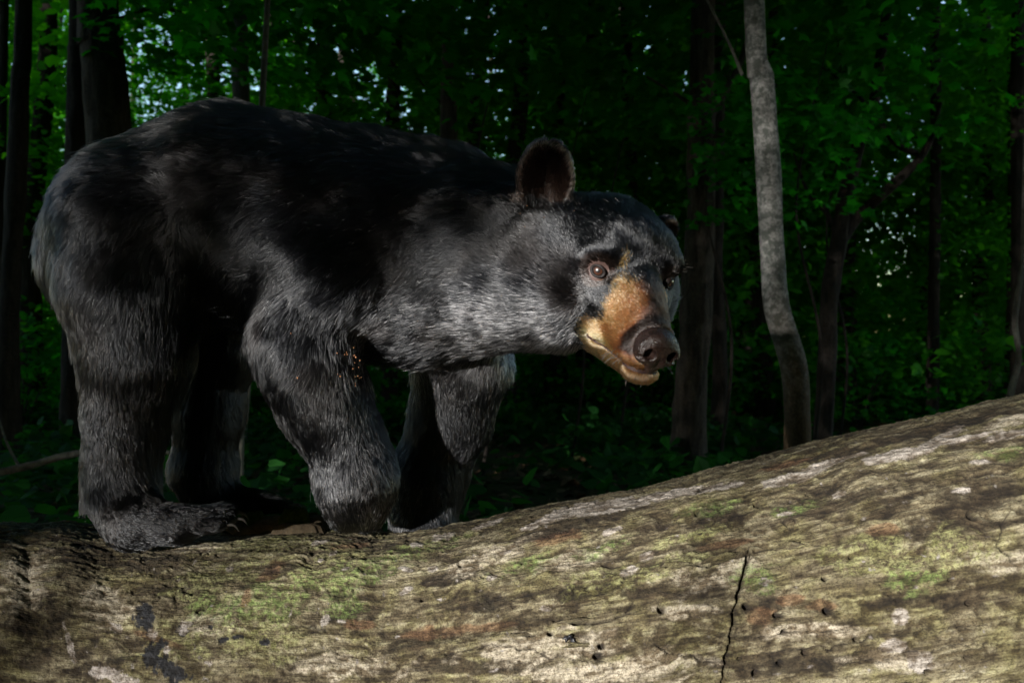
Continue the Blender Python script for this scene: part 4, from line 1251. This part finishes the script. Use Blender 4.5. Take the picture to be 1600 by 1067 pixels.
def tree(name, label, cat, pix, d, widths, mat, seed, crowns=((0, 0, 7.5, 1.3),), top=7.0, group=None, rough=0.10, kind=None):
    b = at(*pix[-1], d)
    rz = gz_at(b[0], b[1])
    e = empty(name, (b[0], b[1], rz), label=label, category=cat, group=group)
    trunk_from(pix, d, widths, mat, e, seed, rough=rough, root_z=rz, top=top)
    for k, (cx, cy_2, cz, s) in enumerate(crowns):
        crown_on(e, CROWN_FAR[(seed + k) % 4] if d > 9 else CROWN_MID[(seed + k) % 4], (cx, cy_2, cz), sc=s)
    return e

# trees one can tell apart in the photograph
t = tree('maple_tree', 'slim pale grey trunk, smooth and blotched, bent near its brown foot, right of the bear', 'tree',
     [(1176, -40), (1190, 120), (1200, 260), (1206, 380), (1214, 480), (1240, 570), (1245, 650), (1246, 720)], 4.6, [30, 36, 38, 38, 40, 42, 40, 42], B_PALE, 1, ((0.2, 0.6, 5.6, 1.6), (-1.2, 0.8, 6.0, 1.3)), 3.5, rough=0.05)
branch(t, [(1186, 60), (1160, 118), (1140, 70), (1100, -10)][1:], 4.6, [6, 5, 4], B_GREY, 2)
t = tree('furrowed_tree', 'dark furrowed trunk rising just behind and right of the bear\'s head', 'tree',
     [(1098, 60), (1096, 160), (1096, 300), (1088, 460), (1080, 600), (1072, 760)], 6.4, [36, 42, 44, 46, 50, 58], B_FURROW, 3, ((0, 0.5, 7.0, 1.7), (1.2, -.5, 6.2, 1.3)), 3.5, rough=0.13)
branch(t, [(1100, 200), (1130, 150), (1160, 90), (1176, 20)], 6.4, [14, 12, 9, 6], B_FURROW, 4, dd=[0, .1, .3, .5])
branch(t, [(1094, 175), (1060, 150), (1010, 120)], 6.4, [8, 6, 3], B_FURROW, 5)
t = tree('furrowed_tree', 'thinner dark trunk standing close behind the furrowed one by the bear\'s head', 'tree',
     [(1122, 220), (1118, 400), (1125, 560), (1122, 700)], 8.2, [20, 22, 24, 28], B_DARK, 6, ((0, 0, 7.2, 1.5),), 5)
t = tree('crooked_tree', 'crooked dark tree that forks in two behind the pale grey trunk', 'tree',
     [(1372, 120), (1345, 215), (1326, 290), (1312, 370), (1296, 460), (1292, 560), (1284, 720)], 7.2, [16, 20, 24, 26, 28, 28, 32], B_DARK, 7, ((0.6, 0, 6.5, 1.5),), 2.0, rough=0.12)
branch(t, [(1304, 395), (1340, 340), (1400, 285), (1448, 232), (1470, 160)], 7.2, [22, 18, 15, 10, 6], B_DARK, 8, dd=[0, 0, -.2, -.3, -.4])
branch(t, [(1432, 240), (1400, 225), (1375, 190), (1330, 140), (1270, 95)], 7.2, [10, 9, 8, 5, 3], B_DARK, 9, dd=[-.25, -.3, -.3, -.1, 0])
branch(t, [(1312, 380), (1290, 330), (1262, 300), (1240, 240)], 7.2, [10, 9, 6, 3], B_DARK, 10)
t = tree('dark_tree', 'stout dark trunk at the upper left, a pale scar down its bark', 'tree',
     [(150, -30), (158, 60), (164, 130), (172, 230), (180, 420), (182, 640)], 7.0, [58, 62, 66, 66, 70, 84], B_FURROW, 11, ((0, 0.5, 7.5, 1.8),), 3.5, rough=0.10)
branch(t, [(178, 34), (205, 24), (240, 12), (275, 18), (310, 42), (345, 78), (375, 100)], 7.0, [9, 8, 8, 7, 6, 5, 3], B_DARK, 12)
t = tree('dark_tree', 'straight dark trunk immediately left of the stout one at upper left', 'tree',
     [(122, -30), (120, 80), (118, 200), (116, 420), (112, 660)], 7.8, [26, 27, 28, 30, 34], B_DARK, 13, ((0, 0, 7.5, 1.5),), 4)
t = tree('dark_tree', 'tall dark trunk at the far left, well clear of the bear\'s rump', 'tree',
     [(38, -30), (32, 120), (26, 280), (18, 420), (14, 540), (14, 660)], 6.6, [24, 27, 30, 28, 30, 34], B_DARK, 14, ((0, 0, 6.8, 1.5),), 4)
t = tree('dark_tree', 'slim dark trunk at the extreme left edge behind the tall one', 'tree',
     [(6, -30), (4, 120), (0, 330), (-2, 660)], 9.5, [13, 14, 15, 18], B_DARK, 15, ((0, 0, 7.5, 1.3),), 4)
t = tree('grey_tree', 'grey mottled trunk showing above the middle of the bear\'s back', 'tree',
     [(372, -40), (374, 40), (376, 150), (380, 400), (376, 560), (374, 700), (374, 760)], 8.0, [24, 25, 26, 28, 26, 22, 24], B_GREY, 16, ((0, 0, 7.0, 1.5),), 4)
t = tree('dark_tree', 'dark trunk seen against bright sky above the bear\'s withers', 'tree',
     [(702, 60), (702, 130), (701, 230), (704, 420), (704, 680)], 9.0, [24, 26, 28, 30, 34], B_FURROW, 17, ((0, 0, 6.8, 1.5),), 4)
branch(t, [(698, 170), (675, 150), (655, 125)], 9.0, [7, 5, 3], B_DARK, 18)
t = tree('dark_tree', 'leaning dark trunk just right of the one above the bear\'s withers', 'tree',
     [(752, 70), (744, 140), (740, 210), (736, 420), (732, 690)], 10.0, [18, 20, 20, 22, 26], B_DARK, 19, ((0, 0, 7.5, 1.4),), 4)
t = tree('dark_tree', 'dark trunk standing left of the sky gap above the bear\'s withers', 'tree',
     [(618, 60), (614, 150), (612, 230), (610, 420), (608, 690)], 10.5, [20, 22, 22, 24, 28], B_DARK, 20, ((0, 0, 7.5, 1.4),), 4)
t = tree('dark_tree', 'dark trunk against pale light right of the bear\'s upright ear', 'tree',
     [(878, 60), (876, 160), (874, 260), (876, 420), (862, 650)], 12.0, [12, 13, 14, 14, 18], B_DARK, 21, ((0, 0, 8.5, 1.4),), 4)
t = tree('dark_tree', 'dark trunk rising above the crown of the bear\'s head', 'tree',
     [(980, 120), (984, 200), (986, 300), (984, 480), (984, 660)], 11.0, [18, 19, 20, 22, 26], B_DARK, 22, ((0, 0, 8, 1.4),), 4)
t = tree('sapling', 'bare leaning stem at the right edge above the log', 'sapling',
     [(1600, 330), (1596, 420), (1586, 500), (1592, 560), (1580, 610), (1566, 690)], 6.0, [7, 8, 9, 9, 10, 12], B_GREY, 23, ((0.5, 0.5, 4.5, .9),), 1.5)
t = tree('dark_tree', 'dark trunk half lost in shade at the right edge', 'tree',
     [(1592, -30), (1590, 200), (1592, 420), (1590, 680)], 9.0, [20, 20, 22, 26], B_DARK, 24, ((0, 0, 7.5, 1.5),), 4)
t = tree('dark_tree', 'thin straight dark trunk between the crooked tree and the right edge', 'tree',
     [(1462, -30), (1462, 250), (1460, 420), (1456, 680)], 9.6, [15, 16, 17, 20], B_DARK, 25, ((0, 0, 7.5, 1.5),), 4)
t = tree('dark_tree', 'faint trunk directly behind the brown foot of the pale trunk', 'tree',
     [(1160, 300), (1164, 420), (1168, 560), (1170, 700)], 12.0, [24, 24, 26, 28], B_DARK, 26, ((0, 0, 8, 1.5),), 4)
t = tree('sapling', 'thin sapling stem showing between the bear\'s hind and fore legs', 'sapling',
     [(388, 560), (378, 640), (375, 700), (374, 760)], 4.4, [12, 13, 13, 15], B_GREY, 27, ((0.1, 0.6, 3.6, 0.8),), 2.4)

# fallen branch on the ground at the left
b = at(0, 736, 4.0)
e = empty('fallen_branch', tuple(b), label='pale fallen branch low behind the bear\'s hind leg at left', category='branch')
V, Fq = tube_geo([at(-120, 765, 4.0), at(-20, 742, 4.0), at(50, 726, 4.05), at(110, 710, 4.1), at(200, 700, 4.3), at(300, 712, 4.5)], [0.020, 0.018, 0.016, 0.016, 0.013, 0.008], 40, 10, 0.12, 31)
link('stem', mesh_np('stem', V - b, Fq), B_GREY, e)
V, Fq = tube_geo([at(30, 729, 4.05), at(10, 690, 4.1), at(-6, 640, 4.2)], [0.008, 0.006, 0.003], 16, 7, 0.1, 32)
link('twig', mesh_np('twig', V - b, Fq), B_GREY, e)

# young maples whose sprays fill the middle distance
young = [('leafy sprays hanging behind the bear\'s hump', 640, 60, 6.0, 1.0, 'n'), ('leafy sprays at the top between the bear\'s ear and the pale trunk', 850, 40, 6.5, 1.1, 'n'), ('broad maple leaves above the bear\'s upright ear', 960, 110, 7.2, 1.1, 'n'),
         ('maple leaves right against the pale trunk', 1270, 250, 5.4, 0.75, 'n'), ('low leafy sprays left of the pale trunk', 1150, 300, 5.6, 0.55, 'n'), ('leafy sprays over the crooked tree', 1400, 90, 6.6, 1.1, 'n'),
         ('leafy sprays high above the bear\'s rump', 250, 20, 6.4, 0.9, 'n'), ('leaves over the middle of the bear\'s back', 470, 60, 6.8, 1.0, 'n')]
for k, (lb, x, y, d, s, kd_) in enumerate(young):
    c = at(x, y, d)
    sx = c[0] + rng.uniform(-.5, .5); sy = c[1] + rng.uniform(0.3, 0.8)
    zz = gz_at(sx, sy)
    e = empty('maple_sapling', (sx, sy, zz), label='young maple with ' + lb, category='sapling')
    V, Fq = tube_geo([(0, 0, -0.1), (0.12, 0.03, 1.0), (-.06, 0, 2.0), (0.15, 0, 3.1)], [0.013, 0.011, 0.008, 0.003], 30, 8, 0.1, 40 + k)
    link('trunk', mesh_np('trunk', V, Fq), B_DARK, e)
    off = np.array(c) - np.array([sx, sy, zz])
    crown_on(e, CROWN_NEAR[k % 4], tuple(off), rz=k * 1.7, sc=s)
    crown_on(e, CROWN_NEAR[(k + 1) % 4], tuple(off + np.array([rng.uniform(-.7, .7), rng.uniform(0, .6), rng.uniform(0.3, 0.8)])), sc=s)

def thin_canopy(x, y, z):
    d = y + DIST
    a, b_ = 800 + F_PX * x / d, 533.5 - F_PX * (z - CAM_Z) / d
    t = 0
    if a < 430 and b_ < 230: t = 0.55
    if 540 < a < 800 and b_ < 260: t = 0.75
    if 1080 < a < 1180 and b_ < 200: t = 0.5
    return rng.random() < t
# the mass of the wood: rows of trees, each a thing with trunk and crowns
TR = [tube_geo([(0, 0, -0.2), (0.06 * s, 0.05, 2), (-0.08 * s, 0, 4.5), (0.1 * s, 0, 8), (0, 0.1, 11)], [0.13, 0.11, 0.095, 0.07, 0.02], 40, 9, 0.08, 60 + s) for s in (-2, -1, 1, 2)]
TRM = [mesh_np('trunk', v, f) for v, f in TR]
for me in TRM: me.materials.append(B_DARK)
def wood_tree(x, y, s, lab, grp, low, k, name='forest_tree', cat='tree', n_c=4, high=9.5, csc=(0.5, 0.8)):
    e = empty(name, (x, y, gz_at(x, y)), rz=rng.uniform(0, 6.28), scale=s, label=lab, category=cat, group=grp)
    o = bpy.data.objects.new('trunk', TRM[k % 4]); o.parent = e; col.objects.link(o)
    for c in range(n_c):
        z = low + (high - low) * (c + rng.uniform(0, .6)) / n_c
        a = rng.uniform(0, 6.28); r = rng.uniform(0, 1.0)
        if y > 6 and thin_canopy(x, y, z * s): continue
        crown_on(e, CROWN_FAR[(k + c) % 4], (r * math.cos(a), r * math.sin(a), z), sc=rng.uniform(*csc))
    return e
def scatter(n, d0, d1, lab, grp, low, skip=None, s=(0.85, 1.25), spanpx=(-250, 1850), mind=1.3, n_c=4, high=9.5):
    placed = []
    tries = 0
    while len(placed) < n and tries < 8000:
        tries += 1
        d = math.sqrt(rng.uniform(d0 * d0, d1 * d1))
        px_ = rng.uniform(*spanpx)
        x, y = (px_ - 800) / F_PX * d, d - DIST
        if any((x - a) ** 2 + (y - b_) ** 2 < mind ** 2 for a, b_ in placed): continue
        if skip is not None and skip(px_, d): continue
        placed.append((x, y))
        wood_tree(x, y, rng.uniform(*s), lab, grp, low(d, px_) if callable(low) else low, len(placed), n_c=n_c, high=high)
def lowfn(d, px_):
    """how far up the leaves begin"""
    return rng.uniform(0.8, 2.2)
scatter(26, 10, 16, 'slender tree in the nearer rank of the wood, leafy to the ground', 'nearer trees of the wood', lowfn, n_c=3, high=6.5, skip=lambda p, d: p < 420 and rng.random() < 0.6)
scatter(34, 16, 27, 'tree in the farther ranks of the wood, leaves catching light', 'farther trees of the wood', lambda d, p: rng.uniform(0.9, 2.5), mind=2.0, s=(0.9, 1.25), n_c=4, high=8.5)
scatter(44, 27, 48, 'tree at the back of the wood, seen only through gaps', 'trees at the back of the wood', lambda d, p: rng.uniform(0.5, 1.2), mind=3.0, s=(0.8, 1.1), n_c=3)

# plants and litter on the floor
nC = 5200
dd_ = np.sqrt(rng.uniform(2.6 ** 2, 17 ** 2, nC)); pp = rng.uniform(-150, 1750, nC)
cx_, cy2 = (pp - 800) / F_PX * dd_, dd_ - DIST
ok = fbm(np.stack([cx_ * 0.9, cy2 * 0.9, 0 * cx_], 1), 3, 400) > -0.25
ok &= ~((np.abs(cx_) < 1.6) & (cy2 < 0.5))
cx_, cy2 = cx_[ok], cy2[ok]
hh = rng.uniform(0.05, 0.30, len(cx_))
rep = 9
ctr = np.repeat(np.stack([cx_, cy2, ground_z(np.stack([cx_, cy2, 0 * cx_], 1)) + hh], 1), rep, 0)
off = rng.normal(0, 1, ctr.shape) * [0.09, 0.09, 0.03]
V, Fl, tint = leaves_geo(ctr + off, rng.uniform(0.05, 0.12, len(ctr)), np.array([0, 0, 1.0]) + rng.normal(0, 0.4, ctr.shape), off + [0, 0, 0.02], SIMPLE)
me = mesh_np('ground_cover', V, Fl, smooth=False); add_attr(me, 'tint', 'FLOAT', 'POINT', tint)
set_props(link('ground_cover', me, M_FERN), label='low leafy plants covering the dark forest floor', category='ground cover', kind='stuff')
m = NT('dead_leaf')
m.principled(m.ramp(m.attr('tint'), [(0.0, (0.035, 0.020, 0.010)), (0.6, (0.11, 0.065, 0.030)), (1.0, (0.20, 0.13, 0.07))]), 0.8, 0.2)
nC = 14000
dd_ = np.sqrt(rng.uniform(2.0 ** 2, 14 ** 2, nC)); pp = rng.uniform(-200, 1800, nC)
cx_, cy2 = (pp - 800) / F_PX * dd_, dd_ - DIST
qq_ = np.stack([cx_, cy2, 0 * cx_], 1); qq_[:, 2] = ground_z(qq_) + 0.012
V, Fl, tint = leaves_geo(qq_, rng.uniform(0.04, 0.09, nC), np.array([0, 0, 1.0]) + rng.normal(0, 0.35, qq_.shape), rng.normal(size=qq_.shape), SIMPLE)
me = mesh_np('leaf_litter', V, Fl, smooth=False); add_attr(me, 'tint', 'FLOAT', 'POINT', tint)
set_props(link('leaf_litter', me, m.m), label='brown dead leaves littering the forest floor', category='leaf litter', kind='stuff')

# shrubs that close the view low down
SHRUB = [crown_mesh('foliage', 170, 20, (2.2, 2.2, 1.3), 0.12, SIMPLE, M_LEAF, 0.7) for _ in range(3)]
def shrubs(n, d0, d1, lab, grp, mind, s):
    placed, tries = [], 0
    while len(placed) < n and tries < 6000:
        tries += 1
        d = math.sqrt(rng.uniform(d0 * d0, d1 * d1)); px_ = rng.uniform(-200, 1800)
        x, y = (px_ - 800) / F_PX * d, d - DIST
        if any((x - a) ** 2 + (y - b_) ** 2 < mind ** 2 for a, b_ in placed): continue
        placed.append((x, y))
        k = len(placed)
        e = empty('shrub', (x, y, gz_at(x, y)), rz=rng.uniform(0, 6.28), scale=rng.uniform(*s), label=lab, category='shrub', group=grp)
        o = bpy.data.objects.new('foliage', SHRUB[k % 3]); o.parent = e; o.location = (0, 0, 1.0); col.objects.link(o)
        o = bpy.data.objects.new('stem', SHRUB_STEM); o.parent = e; col.objects.link(o)
v, f = join_geo([tube_geo([(0, 0, -0.1), (0.3 * math.cos(a), 0.3 * math.sin(a), 0.7), (0.8 * math.cos(a), 0.8 * math.sin(a), 1.5)], [0.02, 0.015, 0.006], 10, 6) for a in (0.3, 1.6, 2.9, 4.2, 5.3)])
SHRUB_STEM = mesh_np('stem', v, f); SHRUB_STEM.materials.append(B_DARK)
shrubs(22, 9, 15, 'dark leafy shrub low among the nearer trunks', 'shrubs among the nearer trees', 1.3, (0.35, 0.65))
shrubs(46, 15, 30, 'leafy shrub low in the farther part of the wood', 'shrubs among the farther trees', 1.8, (0.7, 1.25))
shrubs(44, 30, 50, 'tall shrub closing the view at the far end of the wood', 'shrubs at the back of the wood', 2.4, (1.2, 2.1))

# the wood behind the photographer; crowns placed to block low sun, plus an added leaf screen
from mathutils.bvhtree import BVHTree
AIM = np.array([-0.05, -0.2, 0.95])
def beam_dist(x, y):
    d = np.array([x, y]) - AIM[:2]
    h = L_to_sun[:2] / np.linalg.norm(L_to_sun[:2])
    return abs(d[0] * h[1] - d[1] * h[0]), d @ h
k = 0
for gx_ in np.arange(-21, 10, 2.6):
    for gy_ in np.arange(-12, 0.6, 2.6):
        x, y = gx_ + rng.uniform(-.8, .8), gy_ + rng.uniform(-.8, .8)
        if abs(x) < 1.6 and -3.0 < y: continue
        if y > -1.9 and abs(x) < (y + DIST) * 0.62 + 1.3: continue
        off, al = beam_dist(x, y)
        k += 1
        sunny = al > 0.5
        if off < 3.2 and al > 0:
            if off < 1.0: continue
            wood_tree(x, y, 1.0, 'tree of the wood standing round and behind the photographer', 'trees round the photographer', 6.4, k, n_c=7, csc=(0.75, 1.05))
        else:
            wood_tree(x, y, (rng.uniform(0.66, 0.76) if x < -11 else rng.uniform(0.82, 1.0)) if sunny else rng.uniform(0.8, 1.0), 'tree of the wood standing round and behind the photographer', 'trees round the photographer', 1.4 if sunny else 3.2, k, n_c=9 if sunny else 4, csc=(0.75, 1.05) if sunny else (0.5, 0.8))

lm_e = [  # (photo x, y, rx, ry, light, softness): where the light falls on bear and log
    (300, 280, 330, 190, 0.24), (120, 420, 90, 180, 0.30), (440, 400, 110, 120, 0.45), (520, 330, 90, 70, 0.35), (640, 330, 80, 80, 0.25), (330, 420, 45, 130, 0.03),
    (200, 600, 110, 130, 0.50), (190, 740, 90, 70, 0.38), (260, 830, 130, 50, 0.55), (320, 640, 62, 170, 0.0), (430, 560, 60, 120, 0.60), (525, 590, 48, 85, 0.10), (490, 690, 60, 60, 0.4),
    (700, 680, 110, 150, 0.8), (560, 765, 75, 66, 1.0), (620, 520, 110, 75, 1.0), (740, 485, 110, 82, 1.0), (755, 315, 72, 95, 0.02), (600, 440, 60, 26, 0.1), (850, 280, 52, 62, 0.25), (940, 450, 150, 150, 1.0), (1060, 470, 26, 100, 0.9)]
def light_at(px_, py_):
    if py_ > np.interp(px_, TOP[:, 0], TOP[:, 1]) - 4 and not (px_ < 480 and py_ < 870 and px_ > 120):
        l = np.interp(px_, [-100, 0, 120, 300, 600, 800, 1700], [0.08, 0.16, 0.44, 0.76, 1.0, 1.0, 1.0])
        return l
    l, wt = 0.20, 1.0
    for a, b_, rx, ry, v in lm_e:
        d = math.sqrt(((px_ - a) / rx) ** 2 + ((py_ - b_) / ry) ** 2)
        w = max(0.0, min(1.0, (1.12 - d) / 0.24))
        l = l * (1 - w) + v * w
    return l
vb = BV[BF[::1]]
tb = BVHTree.FromPolygons(BV.tolist(), BF.tolist())
lx = np.linspace(-1.42, 1.12, 120); lt = np.linspace(0, 2 * np.pi, 40)
LX, LT = np.meshgrid(lx, lt, indexing='ij')
LR = np.interp(lx, xu, R_u)[:, None]
LVt = np.stack([LX, np.interp(lx, xu, Yc_u)[:, None] + LR * np.cos(LT), np.interp(lx, xu, zc_u)[:, None] + LR * np.sin(LT)], -1).reshape(-1, 3)
i, j = np.meshgrid(np.arange(119), np.arange(39), indexing='ij')
tl = BVHTree.FromPolygons(LVt.tolist(), np.stack([i * 40 + j, (i + 1) * 40 + j, (i + 1) * 40 + j + 1, i * 40 + j + 1], -1).reshape(-1, 4).tolist())
hx = np.array([math.cos(SUN_AZ), math.sin(SUN_AZ), 0.0])
up_ = np.cross(hx, -L_to_sun); up_ = up_ if up_[2] > 0 else -up_
NG = 95000  # unseen leaf screen added to shape the sun, thinned leaf by leaf
gu, gv_, gw = rng.uniform(-2.6, 3.4, NG), rng.uniform(-1.5, 3.1, NG), rng.uniform(12.0, 15.0, NG)
gc = AIM + hx * gu[:, None] + up_ * gv_[:, None] + L_to_sun * gw[:, None]
keepg = np.zeros(NG, bool)
dirv = Vector(-L_to_sun)
AREA = 6.0 * 4.6
LEAF_A = 0.00085
rho0 = NG * LEAF_A / AREA
for q_ in range(NG):
    o = Vector(gc[q_])
    h1 = tb.ray_cast(o, dirv, 20); h2 = tl.ray_cast(o, dirv, 20)
    best = None
    if h1[0] is not None: best = h1
    if h2[0] is not None and (best is None or h2[3] < best[3]): best = h2
    if best is None:
        s_ = (gc[q_][1] - 2.87) / L_to_sun[1]          # the pale trunk gets some of the sun
        a, b_ = project(gc[q_] - L_to_sun * s_)
        keepg[q_] = not (abs(a - 1215) < 70 and b_ < 660) or rng.random() < 0.62
        continue
    a, b_ = project(np.array(best[0]))
    if a < -60 or a > 1700 or b_ > 1180: keepg[q_] = True; continue
    rho = -math.log(max(light_at(float(a), float(b_)), 0.03))
    keepg[q_] = rng.random() < rho / rho0
gc = gc[keepg]
ngk = len(gc)
nn = L_to_sun + rng.normal(0, 0.5, (ngk, 3))
part = np.floor(np.clip((gc - AIM) @ hx + 2.6, 0, 5.99) / 2.0).astype(int)
for g_ in range(3):
    sel = np.where(part == g_)[0]
    cx = AIM + hx * (-1.6 + 2.0 * g_) + L_to_sun * 13.5
    zz = gz_at(cx[0], cx[1])
    e = empty('maple_sapling', (cx[0], cx[1], zz), label='added leaf screen behind the photographer that shapes the sunlight', category='sapling', group='added leaf screens behind the photographer')
    b0 = np.array([cx[0], cx[1], zz])
    Vv, Ff, tt = leaves_geo(gc[sel], 0.048 * rng.uniform(0.7, 1.2, len(sel)), nn[sel], rng.normal(size=(len(sel), 3)) + [0, 0, -0.6], SIMPLE)
    me = mesh_np('crown', Vv - b0, Ff, smooth=False); add_attr(me, 'tint', 'FLOAT', 'POINT', tt)
    link('crown', me, M_LEAF, e)
    V2, F2 = tube_geo([(0, 0, -0.1), (0.05, 0.03, 1.2), (-.03, 0, 2.4), (0.05, 0, 5.2)], [0.03, 0.025, 0.018, 0.006], 30, 8, 0.1, 90 + g_)  # stem added so the leaf screen reads as a sapling
    link('trunk', mesh_np('trunk', V2, F2), B_DARK, e)
